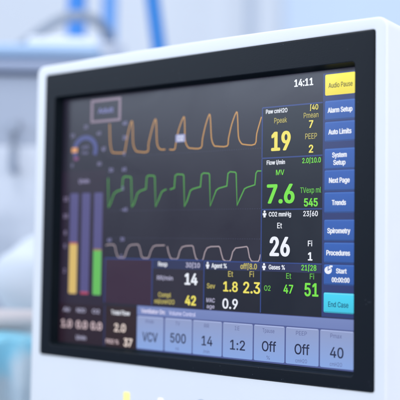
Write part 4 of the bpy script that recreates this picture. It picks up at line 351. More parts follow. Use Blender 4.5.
 's': (365, '182,-8 163,-7 145,-5 128,-2 112,3 98,10 84,18 72,27 62,38 53,50 45,63 40,78 36,94 94,107 99,92 105,79 114,69 124,60 136,54 150,49 165,46 181,45 200,46 217,50 232,55 244,62 255,71 262,81 267,91 268,103 267,112 265,121 260,129 254,136 246,142 237,147 225,151 212,155 149,170 125,177 104,186 87,196 72,208 61,222 53,237 48,255 47,274 48,290 51,305 57,319 65,332 75,343 87,354 100,363 115,370 131,377 149,381 167,384 187,384 206,384 223,381 239,378 254,372 267,366 279,358 290,349 299,339 307,328 314,316 319,303 324,290 268,277 264,288 258,298 251,307 243,316 232,323 219,328 205,331 187,333 171,332 156,329 143,324 131,317 121,308 114,299 110,289 109,277 110,267 112,258 117,250 124,243 133,237 144,232 157,227 172,223 229,209 254,202 275,194 292,183 306,171 317,158 325,142 330,125 331,107 330,90 326,75 321,61 312,47 302,35 290,24 276,15 260,6 242,0 223,-5 203,-7', '57.59.58 57.60.59 56.60.57 56.61.60 55.61.56 55.62.61 54.62.55 54.63.62 53.63.54 53.64.63 52.64.53 52.65.64 51.65.52 51.66.65 50.66.51 50.79.66 79.67.66 50.80.79 78.67.79 50.81.80 49.81.50 77.67.78 49.82.81 76.67.77 76.68.67 49.83.82 75.68.76 48.83.49 48.84.83 75.69.68 74.69.75 48.85.84 73.69.74 47.85.48 73.70.69 47.86.85 72.70.73 72.71.70 46.86.47 46.87.86 46.88.87 45.88.46 45.89.88 45.90.89 44.90.45 44.91.90 44.92.91 43.92.44 43.93.92 43.94.93 43.95.94 43.96.95 42.96.43 42.97.96 41.97.42 41.98.97 40.98.41 40.99.98 39.99.40 39.100.99 38.100.39 38.101.100 37.101.38 37.102.101 36.102.37 35.102.36 34.102.35 34.103.102 33.103.34 32.103.33 31.103.32 31.104.103 30.104.31 29.104.30 12.14.13 29.105.104 28.105.29 11.14.12 11.15.14 27.105.28 27.106.105 26.106.27 11.16.15 10.16.11 26.107.106 25.107.26 10.17.16 9.17.10 24.107.25 24.108.107 9.18.17 23.108.24 9.19.18 8.19.9 22.108.23 8.20.19 22.109.108 21.109.22 8.21.20 8.109.21 7.109.8 7.110.109 6.110.7 6.111.110 5.111.6 5.112.111 4.112.5 4.113.112 3.113.4 3.114.113 2.114.3 2.115.114 1.115.2 1.0.115'),
 't': (227, '168,-4 192,-3 145,-3 213,2 125,2 211,10 107,10 209,21 92,21 206,35 80,35 203,50 73,50 170,50 159,51 72,51 203,51 185,51 154,52 72,52 202,52 191,52 150,53 72,53 202,53 196,53 147,54 71,54 202,54 142,56 71,56 136,61 70,61 132,68 68,68 130,71 67,71 128,76 67,76 127,86 66,86 126,93 65,93 126,98 65,98 126,327 65,327 6,327 204,327 204,379 6,379 65,379 126,379 126,471 65,471', '0.1.2 2.1.3.4 4.3.5.6 6.5.7.8 8.7.9.10 10.9.11.12 12.13.14.15 13.11.16.17 15.14.18.19 17.16.20.21 19.18.22.23 21.20.24.25 23.22.26.27 25.24.28 27.26.29.30 30.29.31.32 32.31.33.34 34.33.35.36 36.35.37.38 38.37.39.40 40.39.41.42 42.41.43.44 44.43.45.46 47.48.49.50 51.52.53.54'),
 'u': (410, '182,-5 164,-4 146,-1 130,4 115,11 101,20 89,31 78,44 69,59 62,76 57,95 54,116 53,139 53,379 114,379 114,144 115,123 119,105 127,89 137,75 150,64 164,56 181,52 200,50 213,51 226,53 238,57 249,62 259,69 268,77 276,86 283,97 289,109 293,122 295,137 296,153 296,379 357,379 357,0 298,0 298,92 307,92 297,67 286,47 272,30 257,17 240,7 222,0 203,-4', '12.14.13 12.15.14 35.37.36 35.38.37 34.38.35 12.16.15 11.16.12 33.38.34 11.17.16 32.41.33 41.38.33 10.17.11 31.41.32 10.18.17 30.40.31 40.41.31 9.18.10 30.42.40 42.39.40 42.38.41 9.19.18 29.42.30 28.42.29 8.19.9 8.20.19 27.42.28 27.43.42 39.38.42 8.21.20 26.43.27 7.21.8 25.43.26 7.22.21 24.43.25 7.23.22 23.43.24 7.43.23 7.44.43 6.44.7 5.44.6 5.45.44 4.45.5 4.46.45 3.46.4 3.47.46 2.47.3 2.48.47 1.48.2 1.0.48'),
 'v': (389, '163,0 17,379 84,379 165,155 171,138 177,121 182,104 187,87 191,70 196,53 201,37 206,21 184,21 189,37 194,53 198,70 203,87 207,104 213,121 218,138 224,155 305,379 371,379 226,0', '0.2.1 0.3.2 20.22.21 20.23.22 0.4.3 19.23.20 0.5.4 18.23.19 0.6.5 17.23.18 0.7.6 16.23.17 0.8.7 15.23.16 0.14.8 14.9.8 14.9.15 9.23.15 0.13.14 10.23.9 0.12.13 11.23.10 0.11.12 0.23.11'),
 'w': (567, '138,0 199,0 211,41 126,41 368,0 429,0 442,41 356,41 217,64 119,64 449,64 350,64 170,64 170,66 118,66 218,66 171,66 449,66 349,66 154,135 97,135 237,135 186,135 397,66 382,135 330,135 470,135 413,135 154,136 97,136 238,136 186,136 382,136 329,136 471,136 413,136 154,137 96,137 238,137 187,137 382,137 329,137 471,137 414,137 144,172 86,172 248,172 195,172 373,172 319,172 482,172 423,172 133,214 73,214 260,214 206,214 362,214 308,214 494,214 434,214 130,225 70,225 263,225 209,225 359,225 305,225 498,225 437,225 115,280 53,280 277,280 224,280 344,280 291,280 515,280 452,280 107,309 44,309 284,309 232,309 336,309 524,309 460,309 98,338 35,338 327,338 241,338 532,338 469,338 87,379 23,379 316,379 252,379 545,379 480,379', '0.1.2.3 4.5.6.7 3.2.8.9 7.6.10.11 9.12.13.14 12.8.15.16 11.10.17.18 14.13.19.20 16.15.21.22 18.23.24.25 23.17.26.27 20.19.28.29 22.21.30.31 25.24.32.33 27.26.34.35 29.28.36.37 31.30.38.39 33.32.40.41 35.34.42.43 37.36.44.45 39.38.46.47 41.40.48.49 43.42.50.51 45.44.52.53 47.46.54.55 49.48.56.57 51.50.58.59 53.52.60.61 55.54.62.63 57.56.64.65 59.58.66.67 61.60.68.69 63.62.70.71 65.64.72.73 67.66.74.75 69.68.76.77 71.70.78.79 73.72.80.78 75.74.81.82 77.76.83.84 79.80.85.86 82.81.87.88 84.83.89.90 86.85.91.92 88.87.93.94'),
 'x': (379, '21,0 91,0 148,85 79,85 287,0 358,0 299,85 231,85 178,136 115,136 263,136 200,136 189,155 128,155 250,155 240,169 137,169 239,171 139,171 231,182 146,182 224,192 153,192 225,192 227,195 155,195 234,206 147,206 240,214 142,214 242,218 139,218 253,233 129,233 191,233 179,253 115,253 266,253 202,253 147,306 79,306 302,306 233,306 100,379 29,379 352,379 282,379', '0.1.2.3 4.5.6.7 3.2.8.9 7.6.10.11 9.8.12.13 11.10.14.12 13.14.15.16 16.15.17.18 18.17.19.20 20.19.21.22 22.23.24.25 25.24.26.27 27.26.28.29 29.28.30.31 31.30.32.33 33.34.35.36 34.32.37.38 36.35.39.40 38.37.41.42 40.39.43.44 42.41.45.46'),
 'y': (389, '47,-139 61,-86 71,-87 80,-89 88,-90 96,-90 104,-89 111,-87 118,-84 124,-80 130,-74 136,-67 141,-58 146,-48 151,-36 163,-1 17,379 84,379 165,155 171,138 177,121 182,104 187,87 191,70 196,53 201,37 206,21 184,21 188,37 193,53 198,70 202,87 207,104 212,121 218,138 224,155 305,379 371,379 204,-58 198,-72 191,-85 184,-97 177,-107 168,-116 159,-124 150,-130 139,-136 128,-140 117,-143 104,-145 91,-145 84,-145 77,-145 71,-144 65,-143 59,-142 54,-141 51,-140', '15.17.16 15.18.17 35.37.36 35.38.37 15.19.18 34.38.35 33.38.34 15.20.19 32.38.33 15.21.20 31.26.32 26.38.32 15.22.21 30.26.31 15.23.22 29.24.30 24.26.30 15.29.23 29.24.23 15.28.29 25.26.24 15.27.28 15.26.27 15.38.26 14.38.15 13.38.14 12.38.13 12.39.38 11.39.12 10.39.11 10.40.39 9.40.10 8.40.9 7.40.8 7.41.40 0.2.1 6.41.7 0.3.2 5.41.6 0.4.3 4.41.5 0.41.4 0.42.41 0.43.42 0.44.43 0.45.44 0.46.45 0.47.46 57.47.0 56.47.57 56.48.47 55.48.56 54.48.55 54.49.48 53.49.54 52.49.53 52.50.49 51.50.52'),
}

GLYPHS['\u222b'] = (300, '60,-60 110,-100 170,-70 170,480 200,500 240,470 270,520 200,560 110,520 110,-20 90,-30', '0.1.2.10 10.2.9 9.2.3 9.3.8 8.3.4 8.4.7 7.4.5.6 0.10.2')
CAPH = CAP

def glyphs(bm, text, cx, cz, h, w=None, bold=0.0, y=9.3, mat=0):
    """Add text as flat letters: centre (cx, cz), capital height h and, when given, total width w; all millimetres.
    bold thickens the strokes on each side by that share of the height."""
    pen, V, F = 0, [], []
    for ch in text:
        adv, vs, fs = GLYPHS.get(ch, GLYPHS['-'])
        if vs:
            base = len(V)
            for q in vs.split():
                px, pz = q.split(',')
                V.append((int(px) + pen, int(pz)))
            for q in fs.split():
                F.append([base + int(i) for i in q.split('.')])
        pen += adv
    x0, x1 = min(v[0] for v in V), max(v[0] for v in V)
    d = bold * h
    sz = (h - 2 * d * .6) / CAPH
    sx = sz * 0.9 if w is None else max(.1, w - 2 * d) / max(1, x1 - x0)
    shifts = [(0, 0)]
    if bold:
        shifts += [(d, 0), (-d, 0), (0, d * .6), (0, -d * .6), (d * .75, d * .45), (-d * .75, d * .45), (d * .75, -d * .45), (-d * .75, -d * .45)]
    for k, (dx, dz) in enumerate(shifts):
        vs = [bm.verts.new(((cx + (a - (x0 + x1) / 2) * sx + dx) * MM, (y + .002 * k) * MM, (cz + (b - CAPH / 2) * sz + dz) * MM)) for a, b in V]
        for f in F:
            try:
                bm.faces.new([vs[i] for i in f]).material_index = mat
            except ValueError:
                pass

def person_icon(bm, cx, cz, h, y, mat=0):
    """The small patient pictogram: a round head over a body."""
    r = h * 0.17
    n = 12
    bm.faces.new([bm.verts.new(((cx + r * math.cos(2 * math.pi * k / n)) * MM, y * MM, (cz + h * .33 + r * math.sin(2 * math.pi * k / n)) * MM)) for k in range(n)]).material_index = mat
    pts = [(-.30, .12), (.30, .12), (.30, -.2), (.17, -.2), (.17, -.5), (-.17, -.5), (-.17, -.2), (-.30, -.2)]
    bm.faces.new([bm.verts.new(((cx + a * h) * MM, y * MM, (cz + b * h) * MM)) for a, b in pts]).material_index = mat

def lettering(parent, items, y, name="lettering"):
    """One mesh with all the writing of a panel. items: (text, cx, cz, cap height, width, colour, bold) or ('@person', ...)."""
    bm = bmesh.new()
    cols = []
    for it in items:
        text, cx, cz, h, w, c, bold = it
        if c not in cols: cols.append(c)
        k = cols.index(c)
        if text == '@person':
            person_icon(bm, cx, cz, h, y, k)
        else:
            glyphs(bm, text, cx, cz, h, w, bold, y, k)
    o = mesh_object(name, bm, [glow(*c) for c in cols], parent)
    return o

WHITE = (236, 240, 250); PALE = (178, 176, 205); YEL = (240, 226, 96); DIMY = (188, 176, 92); GRN = (118, 226, 66)
DIMG = (98, 186, 66); INK = (34, 40, 70); GHOST = (92, 100, 148); ORG = (196, 150, 84)

# ------------------------------------------------------------------ the monitor
mon = empty("patient_monitor", (0, 0, 0), "white hospital monitor with a thick black bezel and lit display of waveforms", "monitor")

white_plastic = surface("white_moulded_plastic", (0.865, 0.86, 0.865), 0.42, bump=0.10, bump_scale=700, vary=0.02, vary_scale=25)
black_plastic = bezel_plastic()
lip_plastic = surface("smooth_black_plastic", (0.004, 0.008, 0.012), 0.6, vary=0.25, vary_scale=60, spec=0.12)
grey_metal = surface("grey_painted_metal", (0.42, 0.45, 0.50), 0.45, vary=0.05)

# housing: front frame round the bezel, rounded rim, deep body closed at the back
HX0, HX1, HZ0, HZ1 = -180.5, 183.0, -262.0, 148.2
bm = bmesh.new()
D = 12
loft(bm, [
    rr(-167.3, 173.7, -126.4, 138.6, 2.0, 6.0, 6, D),
    rr(-167.6, 174.0, -126.7, 138.9, 2.2, 1.3, 6, D),
    rr(-168.3, 174.7, -127.4, 139.6, 2.6, 0.9, 6, D),
    rr(HX0 + 3.0, HX1 - 2.2, HZ0 + 4, HZ1 - 3.0, 6.0, 0.9, 6, D, 2.0),
    rr(HX0 + 1.6, HX1 - 1.0, HZ0 + 2, HZ1 - 1.4, 7.0, 1.3, 6, D, 2.0),
    rr(HX0 + 0.5, HX1 - 0.3, HZ0 + .6, HZ1 - 0.4, 8.0, 2.6, 6, D, 2.0),
    rr(HX0, HX1, HZ0, HZ1, 8.5, 4.8, 6, D, 2.0),
    rr(HX0, HX1, HZ0, HZ1, 8.5, 72.0, 6, D, 2.0),
    rr(HX0 + 1.5, HX1 - 1.5, HZ0 + 1.5, HZ1 - 1.5, 8.0, 76.0, 6, D, 2.0),
    rr(HX0 + 34, HX1 - 34, HZ0 + 34, HZ1 - 34, 8.0, 104.0, 6, D),
], cap_last=True)
mesh_object("housing", bm, white_plastic, mon, smooth=True, flat=True)

# bezel: black frame whose inner walls fall back to the display
bm = bmesh.new()
loft(bm, [
    rr(-167.0, 173.4, -126.1, 138.3, 2.0, 5.6, 6),
    rr(-167.0, 173.4, -126.1, 138.3, 2.0, 0.7, 6),
    rr(-166.7, 173.1, -125.8, 138.0, 2.0, 0.25, 6),
    rr(-166.1, 172.5, -125.2, 137.4, 2.0, 0.0, 6),
    rr(-154.6, 158.4, -117.2, 117.0, 3.4, 0.0, 6),
    rr(-154.1, 157.9, -116.7, 116.5, 3.0, 0.2, 6),
    rr(-153.8, 157.6, -116.4, 116.2, 2.8, 0.7, 6),
    rr(-153.3, 156.4, -115.6, 115.6, 2.2, 5.6, 6),
    rr(-152.7, 155.2, -115.0, 115.2, 1.8, 6.2, 6),
    rr(-152.3, 153.6, -114.4, 114.6, 1.4, 10.6, 6),
], mats=[0, 0, 0, 0, 0, 0, 1, 1, 1])
mesh_object("bezel", bm, [black_plastic, lip_plastic], mon, smooth=True, flat=True)

# display glass with the dark waveform ground
def screen_material():
    m, nt, p = principled("display_ground")
    p.inputs["Base Color"].default_value = (0.006, 0.006, 0.008, 1)
    p.inputs["IOR"].default_value = 1.5
    gloss(nt, p)
    p.inputs["Emission Color"].default_value = rgb(33, 30, 45)
    p.inputs["Emission Strength"].default_value = 1.0
    return m

bm = bmesh.new()
box(bm, -.1535, .1545, .0103, .0135, -.1155, .1155)
mesh_object("display", bm, screen_material(), mon)

Y1, Y2, Y3, Y4 = 10.24, 10.20, 10.16, 10.12      # stacked layers of the picture, millimetres

# --- clock
bm = bmesh.new()
glyphs(bm, "14:11", 108.9, 106.9, 5.9, 17.0, 0.055, Y2)
mesh_object("clock_digits", bm, glow(*WHITE), mon)

# --- waveforms
paw = [(-93.4, 88.2), (-92.3, 71.1), (-90.2, 62.7), (-87, 61.2), (-75.6, 60.6), (-74.2, 63.0), (-70.8, 79.1), (-67.2, 88.6), (-65.8, 84), (-64.9, 68.5), (-62, 62.3), (-59, 60.8), (-48.1, 60.2),
       (-47.0, 67.6), (-43.0, 81.3), (-39.9, 88.4), (-38.6, 84), (-37.6, 68), (-35.2, 62.6), (-32, 61.2), (-28.1, 61.2)]
paw2 = [(-23.6, 60.9), (-18.0, 60.7), (-16.6, 66), (-13.6, 78), (-8.6, 88.2), (-7.4, 83), (-6.6, 68), (-3.6, 62), (0, 60.7), (10.2, 60.5), (11.7, 68.1), (14.7, 79.5), (18.5, 88.4), (19.8, 83),
        (20.9, 68.5), (23.4, 62.2), (26.5, 61), (36.9, 60.6), (38.3, 67.0), (41.5, 78.9), (45.9, 88.3), (47.1, 83), (48.1, 68), (50.6, 62.6), (53.8, 61), (64.2, 60.6), (65.9, 69.4), (70.2, 82.5)]
bm = bmesh.new()
ribbon(bm, smooth_line(paw, 3), 1.0, Y1)
ribbon(bm, smooth_line(paw2, 3), 0.95, Y1)
wave_p = mesh_object("pressure_waveform", bm, glow(206, 152, 76), mon)

flow = [[(-94.0, 38.3), (-92.8, 11.5), (-90.7, 14.6), (-86.6, 23.7), (-83.4, 25.8), (-76.9, 27.4), (-76.1, 37.7), (-74.0, 39.0), (-67.4, 38.5), (-66.4, 37.4), (-65.0, 11.6), (-62.6, 14.1), (-58.9, 23.4),
         (-55.6, 25.6), (-49.2, 27.2), (-48.4, 37.8), (-46.4, 39.0), (-40.2, 38.5), (-39.3, 37.4), (-37.9, 11.4), (-34.6, 17.6), (-31.2, 24.2), (-28, 25.8), (-26.0, 26.2)],
        [(-22.3, 26.0), (-17.6, 27.2), (-16.8, 37.7), (-14.7, 39.0), (-8.4, 38.5), (-7.5, 37.4), (-6.3, 11.2), (-3.6, 15.6), (-0.3, 24.4), (2.4, 25.9), (10.3, 27.5), (11.2, 37.7), (13.3, 39.0), (18.6, 38.5),
         (19.5, 37.4), (20.7, 11.1), (26.5, 24.0), (29.2, 25.7), (37.2, 27.4), (38.2, 37.7), (40.3, 39.1), (45.4, 38.5), (46.3, 37.4), (47.6, 11.3), (50, 16), (54.6, 24.6), (57.4, 25.8), (64.6, 27.6),
         (65.5, 36.9), (66.9, 38.7), (70.6, 38.6)]]
bm = bmesh.new()
for f in flow: ribbon(bm, f, 0.98, Y1)
wave_f = mesh_object("flow_waveform", bm, glow(82, 168, 64), mon)

co2 = [[(-95.2, -23.2), (-92, -22.4), (-85.6, -22.4), (-84, -24), (-82.6, -29.2), (-80.8, -32.9), (-78.7, -34.1), (-73.2, -34.0), (-72, -32.5), (-70.2, -27.4), (-67.6, -23.5), (-64.4, -22.3), (-57.6, -21.9), (-56, -22.9),
        (-54.4, -27), (-52.9, -32.2), (-51, -33.8), (-45.6, -33.9), (-44.3, -32.6), (-42.4, -27.5), (-39.8, -23.6), (-36.8, -22.6), (-27.0, -22.3)],
       [(-24.2, -23.2), (-22.8, -28.4), (-20.6, -33), (-18.6, -34.0), (-13.4, -34.0), (-12.3, -32.5), (-10.6, -27), (-8.2, -23.6), (-4.2, -22.6), (2.3, -22.3), (3.6, -23.2), (5, -28.5), (6.6, -33), (9.0, -34.5),
        (13.2, -34.6), (14.3, -33), (15.8, -27.6), (18, -24.1), (21.6, -22.9), (30.0, -22.6), (31.2, -23.8), (32.6, -28.6), (34.4, -33.3), (37.0, -34.6), (41.0, -34.5), (42.2, -32.6), (43.9, -26.8), (46.6, -23.8),
        (57.4, -22.4), (58.5, -23.6), (60.2, -31), (62.0, -33.9), (64, -34.4), (68.6, -34.2), (69.6, -32.5), (70.6, -28.5)]]
bm = bmesh.new()
for f in co2: ribbon(bm, f, 0.92, Y1)
wave_c = mesh_object("carbon_dioxide_waveform", bm, glow(172, 156, 164), mon)

# dotted zero lines and the small scale figures at the left end of the traces
FIG = (140, 138, 186)
for wave, z, figs in ((wave_p, 57.2, (("40", -75.0, 87.5, 3.6), ("20", -74.8, 74.3, 3.6), ("0", -75.2, 59.6, 3.4), ("s", -100.3, 64.8, 3.4))),
                      (wave_f, 8.2, (("30", -90.6, 45.5, 3.6), ("60", -74.8, 45.6, 3.6), ("0", -76.0, 28.4, 3.6), ("-60", -74.0, 9.3, 3.6))),
                      (wave_c, -16.2, (("40", -91.0, -18.2, 3.4), ("30", -75.6, -17.4, 3.4), ("0", -76.4, -32.6, 3.2)))):
    bm = bmesh.new()
    x = -92.0
    while x < 69:
        box(bm, x * MM, (x + .9) * MM, Y1 * MM, (Y1 + .1) * MM, (z - .18) * MM, (z + .18) * MM)
        x += 2.3
    mesh_object("zero_line", bm, glow(70, 72, 100), wave)
    lettering(wave, [(t, x, z2, h, None, FIG, .03) for t, x, z2, h in figs], Y2)
bm = bmesh.new()
plate(bm, -17.0, -6.6, 66.6, 73.4, Y2, .1, 1.0, 0)
glyphs(bm, "O2", -11.8, 70.0, 4.4, 6.4, 0.05, Y3, 1)
mesh_object("trace_marker", bm, [glow(148, 152, 196), glow(222, 226, 246)], mon)

# --- readout panels on the right (ground, rules, writing)
LINE = (46, 66, 130)
def panel(x0, x1, z0, z1, ground, items, top=True, left=True, header=None, bottom=False, name="readout_panel"):
    bm = bmesh.new()
    plate(bm, x0, x1, z0, z1, Y1, .1, .3, 0)
    if header:
        plate(bm, x0 + .3, x1 - .3, z1 - header, z1 - .7, Y2, .1, .3, 2)
    if top: plate(bm, x0, x1, z1 - .55, z1 + .55, Y3, .1, .25, 1)
    if bottom: plate(bm, x0, x1, z0 - .55, z0 + .55, Y3, .1, .25, 1)
    if left: plate(bm, x0 - .5, x0 + .5, z0, z1, Y4, .1, .25, 1)
    o = mesh_object(name, bm, [glow(*ground), glow(*LINE), glow(40, 46, 84)], mon)
    if items:
        lettering(o, items, 10.06)
    return o

G = (15, 20, 33)
B = 0.04
panel(71.2, 125.8, 49.2, 89.6, G, [
    ("Paw cmH2O", 84.5, 86.2, 3.5, 20.0, WHITE, B), ("∫40", 118.3, 86.6, 4.2, 7.4, YEL, .03), ("Pmean", 115.7, 80.6, 4.2, 13.0, DIMY, .012),
    ("Ppeak", 88.3, 78.5, 4.2, 11.8, DIMY, .012), ("19", 88.7, 61.8, 15.4, 18.0, YEL, .055), ("7", 115.8, 73.5, 6.0, None, YEL, .05),
    ("PEEP", 115.9, 64.1, 4.4, 10.4, DIMY, .012), ("2", 115.9, 54.2, 6.2, None, YEL, .05)])
panel(71.2, 125.8, 8.0, 48.7, G, [
    ("Flow l/min", 84.2, 45.0, 3.5, 17.0, WHITE, B), ("2.0∫10.0", 116.4, 45.2, 4.0, 16.4, GRN, .03), ("MV", 88.3, 36.8, 4.3, 7.6, GRN, .02),
    ("7.6", 88.9, 19.8, 15.4, 25.5, GRN, .055), ("TVexp ml", 115.8, 22.1, 4.4, 18.4, DIMG, .02), ("545", 116.1, 12.5, 6.4, 12.2, GRN, .05)])
panel(71.2, 125.8, -34.4, 7.4, G, [
    ("@person", 74.2, 3.9, 5.6, None, WHITE, 0), ("CO2 mmHg", 88.4, 3.6, 3.7, 20.5, WHITE, B), ("23∫60", 115.9, 3.8, 4.1, 12.8, WHITE, .03),
    ("Et", 88.3, -5.4, 4.4, 4.4, WHITE, .02), ("26", 88.5, -22.0, 15.4, 18.6, WHITE, .055), ("Fi", 115.7, -19.3, 4.4, 3.8, WHITE, .03),
    ("1", 115.9, -29.3, 6.4, None, WHITE, .05)])
panel(71.2, 125.8, -74.9, -35.0, G, [
    ("@person", 74.2, -38.2, 5.6, None, WHITE, 0), ("Gases %", 86.0, -38.4, 3.7, 15.0, WHITE, B), ("21∫28", 114.8, -38.1, 4.3, 13.2, GRN, .03),
    ("Et", 97.0, -44.9, 4.4, 4.6, DIMG, .02), ("Fi", 117.6, -44.7, 4.4, 3.8, DIMG, .02), ("O2", 77.5, -55.2, 4.2, 6.0, DIMG, .03),
    ("47", 96.7, -55.2, 6.9, 8.8, GRN, .04), ("51", 117.2, -54.9, 10.2, 12.2, GRN, .04)], header=7)
panel(15.2, 70.6, -74.9, -35.0, (24, 25, 36), [
    ("@person", 19.0, -38.4, 5.6, None, WHITE, 0), ("Agent %", 30.6, -38.6, 3.8, 15.4, WHITE, B), ("off∫8.0", 59.6, -38.4, 4.6, 16.0, DIMY, .05),
    ("Et", 42.2, -45.0, 4.6, 5.0, DIMY, .02), ("Fi", 62.7, -44.6, 4.6, 4.2, DIMY, .02), ("Sev", 22.7, -55.5, 4.2, 8.4, DIMY, .03),
    ("1.8", 42.2, -55.4, 8.2, 14.4, YEL, .04), ("2.3", 62.7, -55.5, 9.2, 16.2, YEL, .04), ("MAC", 22.5, -67.4, 3.6, 8.6, PALE, .03),
    ("age", 22.5, -72.4, 3.4, 8.0, PALE, .03), ("0.9", 42.0, -69.4, 8.2, 15.2, WHITE, .04)], header=7)
panel(-40.4, 14.4, -74.9, -34.6, (38, 32, 46), [
    ("Resp", -28.7, -38.6, 3.8, 10.0, WHITE, B), ("30∫10", 3.6, -38.8, 4.2, 15.0, PALE, .05), ("RR/min", -26.1, -50.5, 3.8, 17.5, PALE, .03),
    ("14", 2.0, -50.6, 9.8, 13.6, WHITE, .06), ("Compl", -26.2, -65.0, 4.0, 14.0, DIMY, .04), ("ml/cmH2O", -26.2, -70.8, 4.0, 22.0, DIMY, .04),
    ("42", 1.7, -68.6, 8.2, 11.6, YEL, .06)], header=8)
panel(-95.6, -40.9, -74.9, -34.9, (52, 30, 52), [], name="blank_panel")  # purple cast of the obliquely seen display put into the ground colour

# --- gauges down the left side
bm = bmesh.new()
plate(bm, -152.0, -97.2, -114.0, 46, Y1, .05, .3, 0)
mesh_object("gauge_ground", bm, glow(40, 30, 48), mon)  # ground tinted purple for the display's off-angle colour shift

def level_bar(x, fill_top, fill_col, cap_col):
    bm = bmesh.new()
    plate(bm, x - 5.2, x + 5.2, -68.8, 25.2, Y2, .1, 1.4)
    o = mesh_object("level_bar", bm, glow(84, 80, 132), mon)
    if fill_top is not None:
        bm = bmesh.new()
        plate(bm, x - 4.9, x + 4.9, -68.6, fill_top, Y3, .1, 1.0)
        mesh_object("fill", bm, glow(*fill_col), o)
        bm = bmesh.new()
        plate(bm, x - 5.0, x + 5.0, fill_top - .2, fill_top + 1.6, Y4, .1, .3)
        mesh_object("level_mark", bm, glow(*cap_col), o)
    return o
level_bar(-135.7, -22.4, (216, 184, 104), (186, 104, 82))
b2 = level_bar(-120.7, None, None, None)
bm = bmesh.new(); plate(bm, -125.6, -115.8, -68.6, -66.2, Y3, .1, .6)
mesh_object("fill", bm, glow(176, 66, 92), b2)
level_bar(-105.3, -28.0, (100, 188, 88), (150, 120, 86))

bm = bmesh.new()
for t, z in (("15", 20.1), ("10", 4.0), ("8", -11.7), ("5", -24.4), ("2", -47.5)):
    glyphs(bm, t, -146.6, z, 4.0, None, .03, Y2)
mesh_object("bar_figures", bm, glow(150, 138, 176), mon)
bm = bmesh.new(); glyphs(bm, "l/min", -123.7, 36.5, 4.2, 13, .05, Y2)
mesh_object("bar_heading", bm, glow(150, 142, 182), mon)

# airway pressure dial: a thick arc, a pointer dot and figures round it
bm = bmesh.new()
cx, cz = -123.2, 65.8
arc0, arc1, NS = math.radians(-28), math.radians(208), 40
for i in range(NS):
    a, b = arc0 + (arc1 - arc0) * i / NS, arc0 + (arc1 - arc0) * (i + 1) / NS
    q = [(10.0, a), (14.6, a), (14.6, b), (10.0, b)]
    bm.faces.new([bm.verts.new(((cx + r * 1.08 * math.cos(t)) * MM, Y2 * MM, (cz + r * .92 * math.sin(t)) * MM)) for r, t in q])
bmesh.ops.remove_doubles(bm, verts=bm.verts, dist=1e-6)
dial = mesh_object("dial", bm, glow(74, 80, 140), mon)
lettering(dial, [("cmH2O", cx, cz + 2.4, 3.0, 9.0, (126, 124, 168), .02), ("Paw", cx, cz - 2.8, 3.0, 7.4, (126, 124, 168), .02)]
          + [(t, x, z, 3.4, None, (140, 136, 178), .03) for t, x, z in (("20", -122.8, 87.2), ("10", -139.6, 80.0), ("40", -106.4, 80.2), ("60", -100.1, 65.8), ("80", -104.9, 51.8), ("0", -139.4, 51.6))], Y3)
bm = bmesh.new()
ribbon(bm, [(-140.4, 66.0), (-133.0, 66.0)], 4.4, Y4)
mesh_object("pointer", bm, glow(228, 158, 92), dial)
bm = bmesh.new()
plate(bm, -137.5, -131.5, 56.2, 59.6, Y4, .1, 1.4)
mesh_object("low_mark", bm, glow(128, 70, 122), dial)

# outlined mode box
bm = bmesh.new()
for x0, x1, z0, z1 in ((-117.0, -80.0, 109.4, 111.8), (-117.0, -80.0, 90.2, 92.4), (-117.0, -114.2, 92.6, 109.2), (-82.8, -80.0, 92.6, 109.2)):
    plate(bm, x0, x1, z0, z1, Y2, .1, .3)
mb = mesh_object("outlined_box", bm, glow(140, 122, 142), mon)
lettering(mb, [("Adult", -98.4, 101.0, 4.8, 19.0, (124, 126, 184), .05)], Y3)

# lower left readouts; off-angle purple cast put into their grounds
bm = bmesh.new()
plate(bm, -152.0, -97.4, -114.0, -78.0, Y2, .1, .3, 0)
o = mesh_object("gas_flow_panel", bm, glow(38, 22, 34), mon)
PK = (222, 198, 204)
lettering(o, [("Air", -142.4, -83.6, 3.8, 9.0, PALE, .05), ("N2O", -124.2, -83.6, 3.8, 11.0, PALE, .05), ("O2", -105.6, -83.6, 3.8, 9.0, PALE, .05),
              ("1.0", -142.2, -96.7, 7.0, 13.5, PK, .05), ("0.0", -123.0, -96.8, 7.0, 14.0, PK, .05), ("0.0", -104.8, -96.8, 7.0, 13.5, PK, .05),
              ("l/min", -123.4, -108.6, 3.8, 12.5, PALE, .05)], Y3)
bm = bmesh.new()
plate(bm, -93.6, -57.9, -114.0, -77.6, Y2, .1, .3, 0)
plate(bm, -95.4, -94.4, -114.0, -77.6, Y2, .1, .3, 1)
o = mesh_object("total_flow_panel", bm, [glow(42, 24, 26), glow(50, 50, 96)], mon)
lettering(o, [("Total Flow", -76.0, -83.2, 3.9, 22.0, WHITE, .05), ("2.0", -76.3, -96.6, 7.2, 13.5, (240, 222, 214), .05),
              ("FiO2 %", -85.2, -109.4, 3.8, 15.0, PK, .04), ("37", -66.6, -109.0, 7.2, 10.0, (240, 222, 214), .06)], Y3)

# --- soft keys
bm = bmesh.new()
plate(bm, 126.0, 153.4, -75.0, 112.0, Y1, .06, .3, 0)
mesh_object("key_column", bm, glow(42, 56, 112), mon)

